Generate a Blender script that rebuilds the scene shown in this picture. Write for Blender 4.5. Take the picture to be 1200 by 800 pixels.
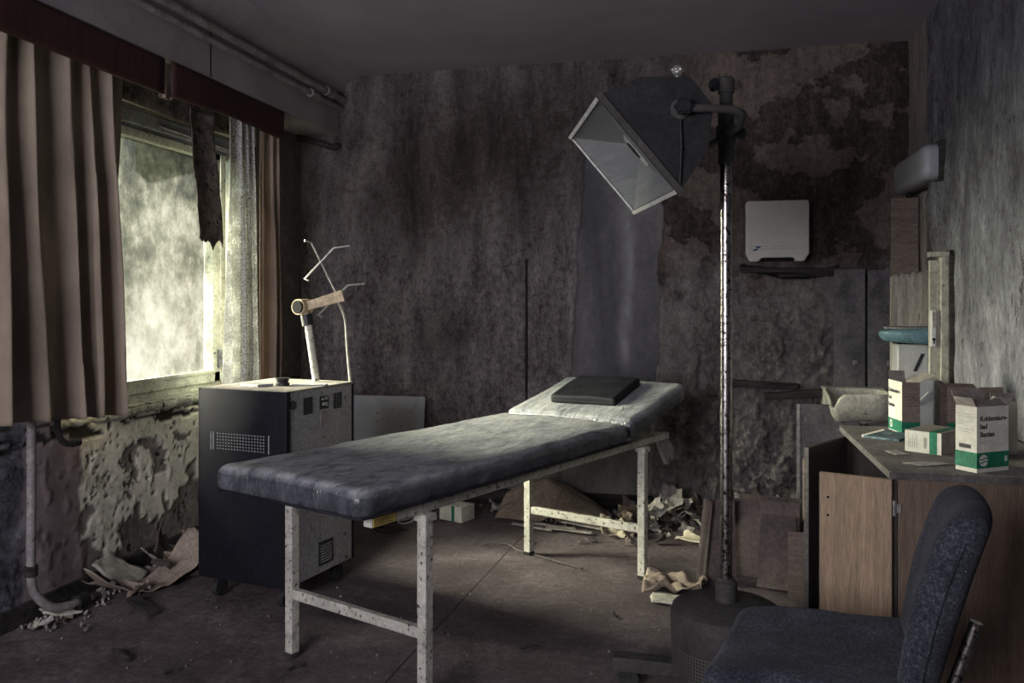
import bpy, bmesh, math, random
import numpy as np
from mathutils import Vector, Matrix, Euler, noise

for o in list(bpy.data.objects):
    bpy.data.objects.remove(o)
scene = bpy.context.scene
COL = scene.collection
PI = math.pi
random.seed(7)

# ------------------------------------------------------------------ camera
cam = bpy.data.cameras.new('camera')
cam_ob = bpy.data.objects.new('camera', cam)
COL.objects.link(cam_ob)
cam_ob.location = (0, 0, 1.25)
cam_ob.rotation_euler = (PI / 2, 0, math.radians(12.95))
cam.sensor_width = 36
cam.lens = 36 * 986 / 1200
cam.shift_y = -47 / 1200
cam.clip_start = 0.05
scene.camera = cam_ob

# ------------------------------------------------------------------ light
scene.view_settings.view_transform = 'Standard'
scene.view_settings.look = 'None'
scene.view_settings.gamma = 1
scene.view_settings.use_curve_mapping = False
scene.view_settings.exposure = 0.0

world = bpy.data.worlds.new('sky')
scene.world = world
world.use_nodes = True
bg = world.node_tree.nodes['Background']
bg.inputs[0].default_value = (0.97, 0.95, 0.84, 1)
bg.inputs[1].default_value = 0.56

def lamp(name, kind, loc, rot, energy, color, **kw):
    l = bpy.data.lights.new(name, kind)
    l.energy = energy
    l.color = color
    for k, v in kw.items():
        setattr(l, k, v)
    o = bpy.data.objects.new(name, l)
    COL.objects.link(o)
    o.location = loc
    o.rotation_euler = rot
    return o

def aim(d):
    return Vector(d).to_track_quat('-Z', 'Y').to_euler()

# hazy sun coming through the window on the left
lamp('hazy_sun', 'SUN', (-6, 4, 4), aim((1.0, 0.03, -0.33)), 114.0, (1.0, 0.98, 0.88), angle=math.radians(44))
# soft fill light added behind the camera, outside an invented second window
lamp('rear_fill_light', 'AREA', (-1.55, -1.50, 1.55), aim((-0.06, 1, -0.05)), 150, (0.93, 0.89, 0.98),
     shape='RECTANGLE', size=1.7, size_y=1.2)

# ------------------------------------------------------------------ node helpers
def new_mat(name):
    m = bpy.data.materials.new(name)
    m.use_nodes = True
    nt = m.node_tree
    b = nt.nodes['Principled BSDF']
    return m, nt, b

def ramp(nt, fac, stops, interp='LINEAR'):
    r = nt.nodes.new('ShaderNodeValToRGB')
    r.color_ramp.interpolation = interp
    e = r.color_ramp.elements
    while len(e) > 1:
        e.remove(e[-1])
    first = True
    for p, c in stops:
        if isinstance(c, (int, float)):
            c = (c, c, c)
        if first:
            e[0].position = p
            e[0].color = (*c, 1)
            first = False
        else:
            k = e.new(p)
            k.color = (*c, 1)
    nt.links.new(fac, r.inputs[0])
    return r.outputs[0]

def coords(nt, scale=(1, 1, 1), kind='Object', offset=(0, 0, 0)):
    tc = nt.nodes.new('ShaderNodeTexCoord')
    mp = nt.nodes.new('ShaderNodeMapping')
    mp.inputs['Scale'].default_value = scale
    mp.inputs['Location'].default_value = offset
    nt.links.new(tc.outputs[kind], mp.inputs[0])
    return mp.outputs[0]

def noise_tex(nt, vec, scale, detail=6, rough=0.6, dist=0.0):
    n = nt.nodes.new('ShaderNodeTexNoise')
    n.inputs['Scale'].default_value = scale
    n.inputs['Detail'].default_value = detail
    n.inputs['Roughness'].default_value = rough
    n.inputs['Distortion'].default_value = dist
    nt.links.new(vec, n.inputs['Vector'])
    return n.outputs['Fac']

def mix(nt, fac, a, b, blend='MIX'):
    n = nt.nodes.new('ShaderNodeMix')
    n.data_type = 'RGBA'
    n.blend_type = blend
    for sock, v in ((n.inputs[0], fac), (n.inputs[6], a), (n.inputs[7], b)):
        if isinstance(v, (int, float)):
            sock.default_value = v
        elif isinstance(v, tuple):
            sock.default_value = (*v, 1) if len(v) == 3 else v
        else:
            nt.links.new(v, sock)
    return n.outputs[2]

def mth(nt, op, a, b=0.0, c=None):
    n = nt.nodes.new('ShaderNodeMath')
    n.operation = op
    vals = [a, b] + ([c] if c is not None else [])
    for i, v in enumerate(vals):
        if isinstance(v, (int, float)):
            n.inputs[i].default_value = v
        else:
            nt.links.new(v, n.inputs[i])
    return n.outputs[0]

def bump(nt, b, height, strength=0.4, dist=0.01):
    n = nt.nodes.new('ShaderNodeBump')
    n.inputs['Strength'].default_value = strength
    n.inputs['Distance'].default_value = dist
    nt.links.new(height, n.inputs['Height'])
    nt.links.new(n.outputs[0], b.inputs['Normal'])

def grunge(name, c1, c2, scale=6, rough=0.8, spots=None, spot_scale=40, spot_at=0.66, stretch=(1, 1, 1),
           bmp=0.3, bscale=40, metallic=0.0, lo=0.35, hi=0.65, bdist=0.004, spec=0.35, grit=0.35):
    m, nt, b = new_mat(name)
    v = coords(nt, stretch)
    n = noise_tex(nt, v, scale, 8, 0.62, 0.3)
    colr = ramp(nt, n, [(lo, c1), (hi, c2)])
    if spots:
        s = noise_tex(nt, v, spot_scale, 5, 0.7)
        f = ramp(nt, s, [(spot_at - 0.03, 0.0), (spot_at + 0.02, 1.0)])
        colr = mix(nt, f, colr, spots)
    if grit:
        g1 = noise_tex(nt, v, 55, 6, 0.8)
        gf = ramp(nt, g1, [(0.34, 1 - grit), (0.50, 1.0), (0.64, 1 + grit)])
        colr = mix(nt, 1.0, colr, gf, 'MULTIPLY')
    nt.links.new(colr, b.inputs['Base Color'])
    b.inputs['Roughness'].default_value = rough
    b.inputs['Metallic'].default_value = metallic
    b.inputs['Specular IOR Level'].default_value = spec
    if bmp:
        bump(nt, b, noise_tex(nt, v, bscale, 6, 0.65), bmp, bdist)
    return m

M = {}
M['ceiling'] = grunge('ceiling_paint', (0.235, 0.21, 0.245), (0.31, 0.285, 0.32), 1.3, 0.9, bmp=0.1, grit=.05, spots=(0.17, 0.15, 0.17), spot_scale=6, spot_at=.70)
M['beam'] = grunge('beam_paint', (0.22, 0.20, 0.21), (0.30, 0.275, 0.28), 2.5, 0.8, spots=(0.12, 0.11, 0.12), spot_scale=18, spot_at=0.76, bmp=0.08, grit=.07)
M['pipe'] = grunge('old_white_pipe_paint', (0.13, 0.12, 0.12), (0.26, 0.245, 0.24), 9, 0.6, spots=(0.05, 0.03, 0.02), spot_scale=25, spot_at=0.67)
M['pelmet'] = grunge('mahogany_veneer', (0.026, 0.010, 0.009), (0.055, 0.021, 0.018), 7, 0.5, stretch=(6, 6, 0.5), bmp=0.1)
M['frame'] = grunge('weathered_window_paint', (0.30, 0.32, 0.27), (0.50, 0.52, 0.44), 8, 0.6, spots=(0.05, 0.05, 0.045), spot_scale=22, spot_at=0.64, bmp=0.5)
M['frame_grey'] = grunge('grey_window_head_paint', (0.13, 0.14, 0.15), (0.22, 0.23, 0.24), 8, 0.6, bmp=0.3)
M['outer_brick'] = grunge('dark_outer_brick', (0.03, 0.026, 0.02), (0.06, 0.052, 0.04), 8, 0.9)
M['strip'] = grunge('mouldy_wallpaper_strip', (0.045, 0.036, 0.030), (0.17, 0.14, 0.115), 14, 0.95, spots=(0.02, 0.018, 0.016), spot_scale=25, spot_at=0.6)
M['black_panel'] = grunge('black_powder_coated_steel', (0.008, 0.0085, 0.012), (0.012, 0.0125, 0.017), 4, 0.7, bmp=0.05, spec=.12, spots=(0.08, 0.08, 0.08), spot_scale=60, spot_at=0.79)
M['grey_panel'] = grunge('grey_painted_steel', (0.21, 0.21, 0.215), (0.28, 0.28, 0.28), 5, 0.6, spots=(0.09, 0.085, 0.08), spot_scale=20, spot_at=0.63, bmp=0.1)
M['dusty_top'] = grunge('dusty_cabinet_top', (0.15, 0.135, 0.115), (0.27, 0.245, 0.21), 9, 0.9, spots=(0.10, 0.09, 0.08), spot_scale=35, spot_at=0.66, bmp=0.2)
M['black'] = grunge('black_plastic', (0.012, 0.012, 0.014), (0.022, 0.022, 0.024), 10, 0.45, bmp=0.05)
M['hole'] = grunge('dark_void', (0.004, 0.004, 0.005), (0.007, 0.007, 0.008), 10, 1.0, bmp=0)
M['rubber'] = grunge('dark_rubber', (0.012, 0.012, 0.012), (0.03, 0.03, 0.03), 20, 0.7, bmp=0.1)
M['white_metal'] = grunge('chipped_cream_enamel', (0.33, 0.325, 0.28), (0.50, 0.49, 0.425), 9, 0.5, spots=(0.05, 0.030, 0.022), spot_scale=60, spot_at=0.605, grit=.25, bmp=0.3, bscale=50)
M['chrome'] = grunge('pitted_chrome', (0.28, 0.27, 0.26), (0.50, 0.49, 0.47), 20, 0.27, spots=(0.04, 0.025, 0.018), spot_scale=75, spot_at=0.56, metallic=1.0, bmp=0.15, bscale=90)
M['alu'] = grunge('dull_aluminium', (0.34, 0.34, 0.32), (0.46, 0.46, 0.43), 20, 0.38, metallic=0.7, bmp=0.05)
M['lamp_black'] = grunge('black_crackle_lamp_paint', (0.014, 0.014, 0.0145), (0.022, 0.022, 0.023), 14, 0.7, spec=.18, bmp=0.3, bscale=260, bdist=0.001)
M['lamp_inner'] = grunge('lamp_reflector_metal', (0.13, 0.14, 0.147), (0.20, 0.21, 0.218), 6, 0.5, stretch=(1, 1, 5), metallic=0.15, bmp=0.05, grit=.12)
M['lamp_rim'] = grunge('lamp_rim_paint', (0.42, 0.43, 0.40), (0.60, 0.61, 0.57), 8, 0.5, spots=(0.1, 0.09, 0.07), spot_scale=30, spot_at=0.7, bmp=0.1)
M['base_grey'] = grunge('dark_grey_base_paint', (0.030, 0.029, 0.028), (0.055, 0.053, 0.050), 6, 0.75, spots=(0.12, 0.11, 0.1), spot_scale=30, spot_at=0.72, bmp=0.2)
M['dryer'] = grunge('off_white_enamel', (0.42, 0.41, 0.38), (0.52, 0.51, 0.47), 3, 0.45, spots=(0.2, 0.18, 0.15), spot_scale=50, spot_at=0.76, bmp=0.03, grit=.05)
M['heater'] = grunge('grey_white_lamp_cover', (0.26, 0.27, 0.30), (0.34, 0.35, 0.38), 4, 0.3, bmp=0.03, grit=.06)
M['steel_plank'] = grunge('grimy_grey_board', (0.050, 0.048, 0.052), (0.16, 0.155, 0.16), 5, 0.75, spots=(0.24, 0.23, 0.22), spot_scale=14, spot_at=0.68, bmp=0.3)
M['burnt'] = grunge('charred_timber', (0.012, 0.011, 0.011), (0.05, 0.045, 0.042), 12, 0.9, stretch=(0.5, 4, 4), bmp=0.8, bdist=0.01)
M['pale_wood'] = grunge('pale_bare_board', (0.22, 0.20, 0.17), (0.40, 0.37, 0.32), 8, 0.85, stretch=(5, 5, 0.6), spots=(0.06, 0.055, 0.05), spot_scale=18, spot_at=0.65, bmp=0.4)
M['cream_wood'] = grunge('cream_painted_post', (0.22, 0.21, 0.175), (0.33, 0.32, 0.265), 10, 0.6, spots=(0.05, 0.04, 0.03), spot_scale=45, spot_at=0.66, stretch=(1, 1, .6), bmp=0.3)
M['dark_wood'] = grunge('dark_stained_wood', (0.030, 0.024, 0.022), (0.055, 0.045, 0.042), 8, 0.7, stretch=(5, 5, 0.6), bmp=0.2)
M['oak'] = grunge('light_oak_veneer', (0.20, 0.145, 0.095), (0.30, 0.215, 0.14), 9, 0.6, stretch=(7, 7, 0.35), bmp=0.15, spots=(0.5, 0.42, 0.34), spot_scale=9, spot_at=0.80)
M['oak_dark'] = grunge('brown_oak_veneer', (0.105, 0.075, 0.055), (0.16, 0.115, 0.082), 9, 0.6, stretch=(7, 7, 0.35), bmp=0.15, spots=(0.03, 0.02, 0.02), spot_scale=30, spot_at=0.80)
M['desk_top'] = grunge('dusty_grey_desktop', (0.10, 0.092, 0.09), (0.19, 0.175, 0.165), 7, 0.8, spots=(0.33, 0.31, 0.28), spot_scale=24, spot_at=0.69, bmp=0.25)
M['edge'] = grunge('chipped_board_edge', (0.06, 0.055, 0.052), (0.12, 0.112, 0.105), 20, 0.8, bmp=0.3)
M['card_white'] = grunge('dirty_white_card', (0.42, 0.41, 0.355), (0.58, 0.57, 0.50), 9, 0.75, spots=(0.30, 0.26, 0.2), spot_scale=30, spot_at=0.72, bmp=0.1, grit=.12)
M['card_inside'] = grunge('grey_inner_card', (0.17, 0.15, 0.135), (0.25, 0.225, 0.20), 9, 0.85, bmp=0.1)
M['card_brown'] = grunge('water_stained_brown_card', (0.13, 0.10, 0.085), (0.20, 0.16, 0.135), 9, 0.85, stretch=(1, 1, 4), bmp=0.15)
M['green'] = grunge('green_print', (0.005, 0.10, 0.055), (0.010, 0.14, 0.078), 9, 0.6, bmp=0.05)
M['ink'] = grunge('black_ink', (0.012, 0.013, 0.015), (0.02, 0.02, 0.022), 9, 0.7, bmp=0)
M['blue_ink'] = grunge('blue_ink', (0.008, 0.03, 0.10), (0.012, 0.045, 0.14), 9, 0.7, bmp=0)
M['grey_ink'] = grunge('faint_grey_ink', (0.22, 0.22, 0.21), (0.27, 0.27, 0.26), 9, 0.7, bmp=0)
M['teal'] = grunge('dusty_teal_plastic', (0.065, 0.125, 0.155), (0.10, 0.17, 0.205), 7, 0.45, bmp=0.1)
M['teal_dust'] = grunge('dust_on_teal', (0.10, 0.10, 0.10), (0.20, 0.20, 0.20), 14, 0.9, bmp=0.3)
M['notebook'] = grunge('marbled_teal_cover', (0.015, 0.035, 0.05), (0.15, 0.23, 0.26), 34, 0.6, lo=0.42, hi=0.6, bmp=0.1)
M['ceramic'] = grunge('grimy_glazed_ceramic', (0.32, 0.31, 0.265), (0.50, 0.49, 0.42), 5, 0.3, spots=(0.10, 0.09, 0.08), spot_scale=16, spot_at=0.68, bmp=0.1)
M['plastic_white'] = grunge('yellowed_white_plastic', (0.36, 0.37, 0.37), (0.47, 0.47, 0.46), 6, 0.4, bmp=0.05, grit=.1)
M['paper_tan'] = grunge('tan_wrapping_paper', (0.19, 0.15, 0.12), (0.30, 0.25, 0.20), 6, 0.9, bmp=0.2)
M['paper_cream'] = grunge('yellowed_paper', (0.36, 0.32, 0.235), (0.55, 0.50, 0.38), 8, 0.9, bmp=0.2)
M['paper_grey'] = grunge('grey_wallpaper_back', (0.22, 0.20, 0.19), (0.42, 0.39, 0.36), 8, 0.9, bmp=0.3)
M['paper_pink'] = grunge('pinkish_carton_board', (0.085, 0.068, 0.062), (0.15, 0.12, 0.108), 6, 0.9, bmp=0.2)
M['rubble'] = grunge('plaster_crumbs', (0.10, 0.09, 0.085), (0.34, 0.31, 0.28), 5, 0.95, bmp=0.4)
M['yellow'] = grunge('faded_yellow_label', (0.42, 0.30, 0.06), (0.55, 0.42, 0.12), 30, 0.6, bmp=0)
M['brass'] = grunge('beige_clamp_plastic', (0.36, 0.28, 0.17), (0.52, 0.42, 0.28), 12, 0.5, bmp=0.1)

# vinyl upholstery of the couch: dusty slate, glossy where the dust is gone
def vinyl():
    m, nt, b = new_mat('dusty_slate_vinyl')
    v = coords(nt, (1.0, 0.45, 1.0))
    n = noise_tex(nt, v, 4.5, 10, 0.70, 0.9)
    n2 = noise_tex(nt, coords(nt, (1.3, 0.55, 1)), 24, 7, 0.75, 0.5)
    f = mth(nt, 'ADD', mth(nt, 'MULTIPLY', n, 0.55), mth(nt, 'MULTIPLY', n2, 0.45))
    base = ramp(nt, f, [(0.39, (0.070, 0.078, 0.090)), (0.46, (0.20, 0.214, 0.232)), (0.54, (0.32, 0.33, 0.335)), (0.63, (0.46, 0.46, 0.44))])
    # dust pales the upward faces; the sides are painted darker for their shade
    geo = nt.nodes.new('ShaderNodeNewGeometry')
    sx = nt.nodes.new('ShaderNodeSeparateXYZ')
    nt.links.new(geo.outputs['Normal'], sx.inputs[0])
    up = ramp(nt, sx.outputs[2], [(0.25, 0.0), (0.80, 1.0)])
    clean_shaded = ramp(nt, f, [(0.40, (0.034, 0.038, 0.045)), (0.60, (0.100, 0.108, 0.122))])
    base = mix(nt, up, clean_shaded, base)
    k = ramp(nt, noise_tex(nt, v, 70, 5, 0.75), [(0.60, 0.0), (0.66, 0.8)])
    base = mix(nt, k, base, (0.035, 0.035, 0.04))
    nt.links.new(base, b.inputs['Base Color'])
    r = ramp(nt, mth(nt, 'ADD', mth(nt, 'MULTIPLY', up, 0.30), mth(nt, 'MULTIPLY', f, 0.5)), [(0.20, 0.20), (0.60, 0.62)])
    nt.links.new(r, b.inputs['Roughness'])
    w = noise_tex(nt, coords(nt, (2.2, 0.8, 0.5)), 9, 6, 0.6, 1.6)
    w2 = noise_tex(nt, coords(nt, (3.0, 1.0, 0.4)), 26, 4, 0.55, 0.8)
    bump(nt, b, mth(nt, 'ADD', w, mth(nt, 'MULTIPLY', w2, 0.35)), 0.55, 0.012)
    return m
M['vinyl'] = vinyl()
M['vinyl_dark'] = grunge('dark_vinyl_cushion', (0.007, 0.007, 0.010), (0.018, 0.018, 0.023), 9, 0.6, spec=.2, bmp=0.3, bscale=22)

def fabric():
    m, nt, b = new_mat('blue_grey_wool_upholstery')
    v = coords(nt)
    n = noise_tex(nt, v, 7, 5, 0.6)
    w = noise_tex(nt, v, 150, 4, 0.8)
    c = ramp(nt, mth(nt, 'ADD', mth(nt, 'MULTIPLY', n, 0.35), mth(nt, 'MULTIPLY', w, 0.65)),
             [(0.38, (0.011, 0.0125, 0.016)), (0.52, (0.036, 0.041, 0.052)), (0.64, (0.105, 0.115, 0.138))])
    lint = ramp(nt, noise_tex(nt, v, 190, 2, 0.5), [(0.735, 0.0), (0.75, 0.8)])
    c = mix(nt, lint, c, (0.35, 0.34, 0.32))
    nt.links.new(c, b.inputs['Base Color'])
    b.inputs['Roughness'].default_value = 1.0
    b.inputs['Specular IOR Level'].default_value = 0.1
    b.inputs['Sheen Weight'].default_value = 0.06
    bump(nt, b, w, 0.6, 0.003)
    return m
M['fabric'] = fabric()

def cloth(name, c1, c2, trans):
    m, nt, b = new_mat(name)
    v = coords(nt)
    n = noise_tex(nt, v, 3.5, 5, 0.6)
    w = noise_tex(nt, coords(nt, (1, 1, 6)), 90, 3, 0.6)
    c = ramp(nt, n, [(0.35, c1), (0.65, c2)])
    nt.links.new(c, b.inputs['Base Color'])
    b.inputs['Roughness'].default_value = 0.95
    b.inputs['Specular IOR Level'].default_value = 0.1
    bump(nt, b, w, 0.2, 0.002)
    t = nt.nodes.new('ShaderNodeBsdfTranslucent')
    nt.links.new(c, t.inputs[0])
    mx = nt.nodes.new('ShaderNodeMixShader')
    mx.inputs[0].default_value = trans
    nt.links.new(b.outputs[0], mx.inputs[1])
    nt.links.new(t.outputs[0], mx.inputs[2])
    nt.links.new(mx.outputs[0], nt.nodes['Material Output'].inputs[0])
    return m
M['curtain'] = cloth('beige_drape_cloth', (0.215, 0.175, 0.135), (0.31, 0.255, 0.20), 0.08)
M['curtain_far'] = cloth('brown_drape_cloth', (0.25, 0.19, 0.145), (0.35, 0.275, 0.21), 0.18)

def lace():
    m, nt, b = new_mat('white_lace')
    v = coords(nt, (1, 1, 1))
    n = noise_tex(nt, v, 110, 3, 0.6)
    big = noise_tex(nt, v, 11, 3, 0.5)
    c = ramp(nt, n, [(0.36, (0.26, 0.26, 0.25)), (0.56, (0.66, 0.66, 0.63))])
    nt.links.new(c, b.inputs['Base Color'])
    b.inputs['Roughness'].default_value = 0.95
    t = nt.nodes.new('ShaderNodeBsdfTranslucent')
    nt.links.new(c, t.inputs[0])
    mx = nt.nodes.new('ShaderNodeMixShader')
    mx.inputs[0].default_value = 0.30
    nt.links.new(b.outputs[0], mx.inputs[1])
    nt.links.new(t.outputs[0], mx.inputs[2])
    tr = nt.nodes.new('ShaderNodeBsdfTransparent')
    holes = ramp(nt, mth(nt, 'ADD', mth(nt, 'MULTIPLY', n, 0.75), mth(nt, 'MULTIPLY', big, 0.25)), [(0.40, 0.5), (0.47, 0.0)])
    m2 = nt.nodes.new('ShaderNodeMixShader')
    nt.links.new(holes, m2.inputs[0])
    nt.links.new(mx.outputs[0], m2.inputs[1])
    nt.links.new(tr.outputs[0], m2.inputs[2])
    nt.links.new(m2.outputs[0], nt.nodes['Material Output'].inputs[0])
    return m
M['lace'] = lace()

def glass():
    # filthy single glazing: clear glass under a film of dirt and algae
    m, nt, b = new_mat('filthy_window_glass')
    v = coords(nt)
    n1 = noise_tex(nt, v, 2.6, 9, 0.66, 0.2)
    n2 = noise_tex(nt, coords(nt, (1, 1, 0.7)), 16, 8, 0.78, 0.1)
    f = mth(nt, 'ADD', mth(nt, 'MULTIPLY', n1, 0.62), mth(nt, 'MULTIPLY', n2, 0.38))
    tc = nt.nodes.new('ShaderNodeTexCoord')
    sx = nt.nodes.new('ShaderNodeSeparateXYZ')
    nt.links.new(tc.outputs['Object'], sx.inputs[0])
    # algae grows thickest at the top of the pane
    g = mth(nt, 'MULTIPLY_ADD', sx.outputs[2], -0.16, 0.285)
    f2 = mth(nt, 'ADD', f, g)
    tint = ramp(nt, f2, [(0.42, (0.10, 0.11, 0.10)), (0.50, (0.24, 0.25, 0.20)), (0.58, (0.50, 0.50, 0.42)), (0.66, (0.74, 0.74, 0.66)), (0.80, (0.95, 0.95, 0.90))])
    tr = nt.nodes.new('ShaderNodeBsdfTransparent')
    nt.links.new(tint, tr.inputs[0])
    tl = nt.nodes.new('ShaderNodeBsdfTranslucent')
    nt.links.new(tint, tl.inputs[0])
    mx = nt.nodes.new('ShaderNodeMixShader')
    mx.inputs[0].default_value = 0.022
    nt.links.new(tr.outputs[0], mx.inputs[1])
    nt.links.new(tl.outputs[0], mx.inputs[2])
    gl = nt.nodes.new('ShaderNodeBsdfGlossy')
    gl.inputs['Roughness'].default_value = 0.25
    m2 = nt.nodes.new('ShaderNodeMixShader')
    m2.inputs[0].default_value = 0.04
    nt.links.new(mx.outputs[0], m2.inputs[1])
    nt.links.new(gl.outputs[0], m2.inputs[2])
    nt.links.new(m2.outputs[0], nt.nodes['Material Output'].inputs[0])
    return m
M['glass'] = glass()

def film():
    m, nt, b = new_mat('grey_plastic_film')
    n = noise_tex(nt, coords(nt), 7, 8, 0.75, 0.2)
    tint = ramp(nt, n, [(0.40, (0.28, 0.29, 0.26)), (0.62, (0.66, 0.67, 0.58))])
    tr = nt.nodes.new('ShaderNodeBsdfTransparent')
    nt.links.new(tint, tr.inputs[0])
    mx = nt.nodes.new('ShaderNodeMixShader')
    mx.inputs[0].default_value = 0.10
    b.inputs['Base Color'].default_value = (0.08, 0.08, 0.07, 1)
    nt.links.new(tr.outputs[0], mx.inputs[1])
    nt.links.new(b.outputs[0], mx.inputs[2])
    nt.links.new(mx.outputs[0], nt.nodes['Material Output'].inputs[0])
    return m
M['film'] = film()

def attr(nt, name):
    a = nt.nodes.new('ShaderNodeAttribute')
    a.attribute_name = name
    return a.outputs['Fac']

def back_wall_mat():
    m, nt, b = new_mat('decayed_back_wall')
    v = coords(nt)
    vs = coords(nt, (1, 1, 0.30))
    n1 = noise_tex(nt, vs, 4.5, 10, 0.74, 0.3)
    n2 = noise_tex(nt, v, 22, 9, 0.80, 0.1)
    n4 = noise_tex(nt, coords(nt, (1, 1, 0.5)), 60, 7, 0.8)
    f = mth(nt, 'ADD', mth(nt, 'ADD', mth(nt, 'MULTIPLY', n1, 0.40), mth(nt, 'MULTIPLY', n2, 0.32)), mth(nt, 'MULTIPLY', n4, 0.28))
    paper = ramp(nt, f, [(0.40, (0.038, 0.029, 0.031)), (0.46, (0.118, 0.099, 0.101)), (0.52, (0.225, 0.202, 0.201)), (0.59, (0.42, 0.388, 0.37))])
    vdark = ramp(nt, f, [(0.40, (0.020, 0.015, 0.014)), (0.50, (0.062, 0.050, 0.044)), (0.60, (0.17, 0.148, 0.125))])
    mould = mth(nt, 'ADD', attr(nt, 'mould'), mth(nt, 'MULTIPLY_ADD', n2, 3.0, -1.5))
    mould = mth(nt, 'ADD', mould, mth(nt, 'MULTIPLY_ADD', n4, 1.5, -0.75))
    mould = ramp(nt, mould, [(0.30, 0.0), (0.70, 1.0)])
    paper = mix(nt, mould, paper, vdark)
    spk = ramp(nt, noise_tex(nt, v, 85, 4, 0.75), [(0.60, 0.0), (0.66, 0.85)])
    paper = mix(nt, spk, paper, (0.025, 0.018, 0.018))
    smooth = ramp(nt, mth(nt, 'ADD', mth(nt, 'MULTIPLY', noise_tex(nt, vs, 2.4, 8, 0.6, 0.4), .75), mth(nt, 'MULTIPLY', n2, .25)), [(0.38, (0.085, 0.084, 0.094)), (0.52, (0.165, 0.163, 0.173)), (0.64, (0.29, 0.285, 0.29))])
    # paler lime plaster low down under the couch
    smooth = mix(nt, attr(nt, 'pale'), smooth, ramp(nt, n1, [(0.38, (0.16, 0.155, 0.155)), (0.55, (0.36, 0.35, 0.34))]))
    smooth = mix(nt, attr(nt, 'streak'), smooth, (0.42, 0.42, 0.43))
    roughc = ramp(nt, f, [(0.39, (0.06, 0.052, 0.050)), (0.47, (0.20, 0.185, 0.178)), (0.57, (0.38, 0.355, 0.34))])
    brown = ramp(nt, f, [(0.41, (0.030, 0.022, 0.020)), (0.50, (0.080, 0.062, 0.056)), (0.59, (0.18, 0.145, 0.13))])
    skin = ramp(nt, f, [(0.40, (0.085, 0.066, 0.058)), (0.50, (0.18, 0.145, 0.125)), (0.58, (0.30, 0.25, 0.215))])
    brown = mix(nt, attr(nt, 'skin'), brown, skin)
    c = mix(nt, attr(nt, 'strip'), paper, smooth)
    c = mix(nt, attr(nt, 'rough'), c, roughc)
    c = mix(nt, attr(nt, 'brown'), c, brown)
    c = mix(nt, attr(nt, 'dark'), c, (0.022, 0.020, 0.020))
    nt.links.new(c, b.inputs['Base Color'])
    b.inputs['Roughness'].default_value = 0.92
    b.inputs['Specular IOR Level'].default_value = 0.2
    hgt = mth(nt, 'ADD', n2, mth(nt, 'MULTIPLY', n4, 0.6))
    bump(nt, b, hgt, 1.0, 0.030)
    return m
M['back_wall'] = back_wall_mat()

def left_wall_mat():
    m, nt, b = new_mat('peeling_left_wall')
    v = coords(nt)
    n1 = noise_tex(nt, v, 6, 10, 0.76, 0.2)
    n2 = noise_tex(nt, v, 38, 8, 0.8, 0.1)
    f = mth(nt, 'ADD', mth(nt, 'MULTIPLY', n1, 0.55), mth(nt, 'MULTIPLY', n2, 0.45))
    cream = ramp(nt, f, [(0.40, (0.20, 0.195, 0.15)), (0.45, (0.62, 0.62, 0.50)), (0.54, (0.86, 0.85, 0.71))])
    bare = ramp(nt, f, [(0.42, (0.11, 0.098, 0.085)), (0.58, (0.34, 0.31, 0.27))])
    pink = ramp(nt, f, [(0.38, (0.19, 0.15, 0.15)), (0.62, (0.31, 0.26, 0.26))])
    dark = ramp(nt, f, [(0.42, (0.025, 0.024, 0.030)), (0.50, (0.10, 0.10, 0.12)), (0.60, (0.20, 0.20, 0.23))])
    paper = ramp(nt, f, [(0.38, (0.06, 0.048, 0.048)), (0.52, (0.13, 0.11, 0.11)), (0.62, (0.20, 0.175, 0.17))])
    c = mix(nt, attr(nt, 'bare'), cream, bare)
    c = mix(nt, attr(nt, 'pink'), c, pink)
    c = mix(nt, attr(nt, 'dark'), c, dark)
    c = mix(nt, attr(nt, 'paper'), c, paper)
    c = mix(nt, attr(nt, 'crack'), c, (0.03, 0.028, 0.024))
    nt.links.new(c, b.inputs['Base Color'])
    b.inputs['Roughness'].default_value = 0.9
    bump(nt, b, n2, 0.5, 0.008)
    return m
M['left_wall'] = left_wall_mat()

def right_wall_mat():
    m, nt, b = new_mat('streaked_right_wall')
    vs = coords(nt, (1, 1, 0.42))
    v = coords(nt)
    n1 = noise_tex(nt, vs, 5, 10, 0.76, 0.3)
    n2 = noise_tex(nt, coords(nt, (1, 1, 0.6)), 40, 8, 0.82)
    f = mth(nt, 'ADD', mth(nt, 'MULTIPLY', n1, 0.6), mth(nt, 'MULTIPLY', n2, 0.4))
    c = ramp(nt, f, [(0.40, (0.026, 0.024, 0.028)), (0.47, (0.072, 0.072, 0.083)), (0.54, (0.125, 0.126, 0.142)), (0.63, (0.24, 0.238, 0.25))])
    s = ramp(nt, mth(nt, 'ADD', mth(nt, 'MULTIPLY', noise_tex(nt, coords(nt, (1, 1, 0.5)), 22, 7, 0.8), 0.8), mth(nt, 'MULTIPLY', noise_tex(nt, v, 1.6, 3, 0.5), 0.2)), [(0.565, 0.0), (0.59, 1.0)])
    c = mix(nt, s, c, (0.025, 0.02, 0.02))
    c = mix(nt, attr(nt, 'brown'), c, ramp(nt, f, [(0.38, (0.10, 0.085, 0.08)), (0.62, (0.25, 0.22, 0.20))]))
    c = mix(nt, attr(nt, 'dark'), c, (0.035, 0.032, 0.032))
    nt.links.new(c, b.inputs['Base Color'])
    b.inputs['Roughness'].default_value = 0.9
    bump(nt, b, f, 0.5, 0.012)
    return m
M['right_wall'] = right_wall_mat()

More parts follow.
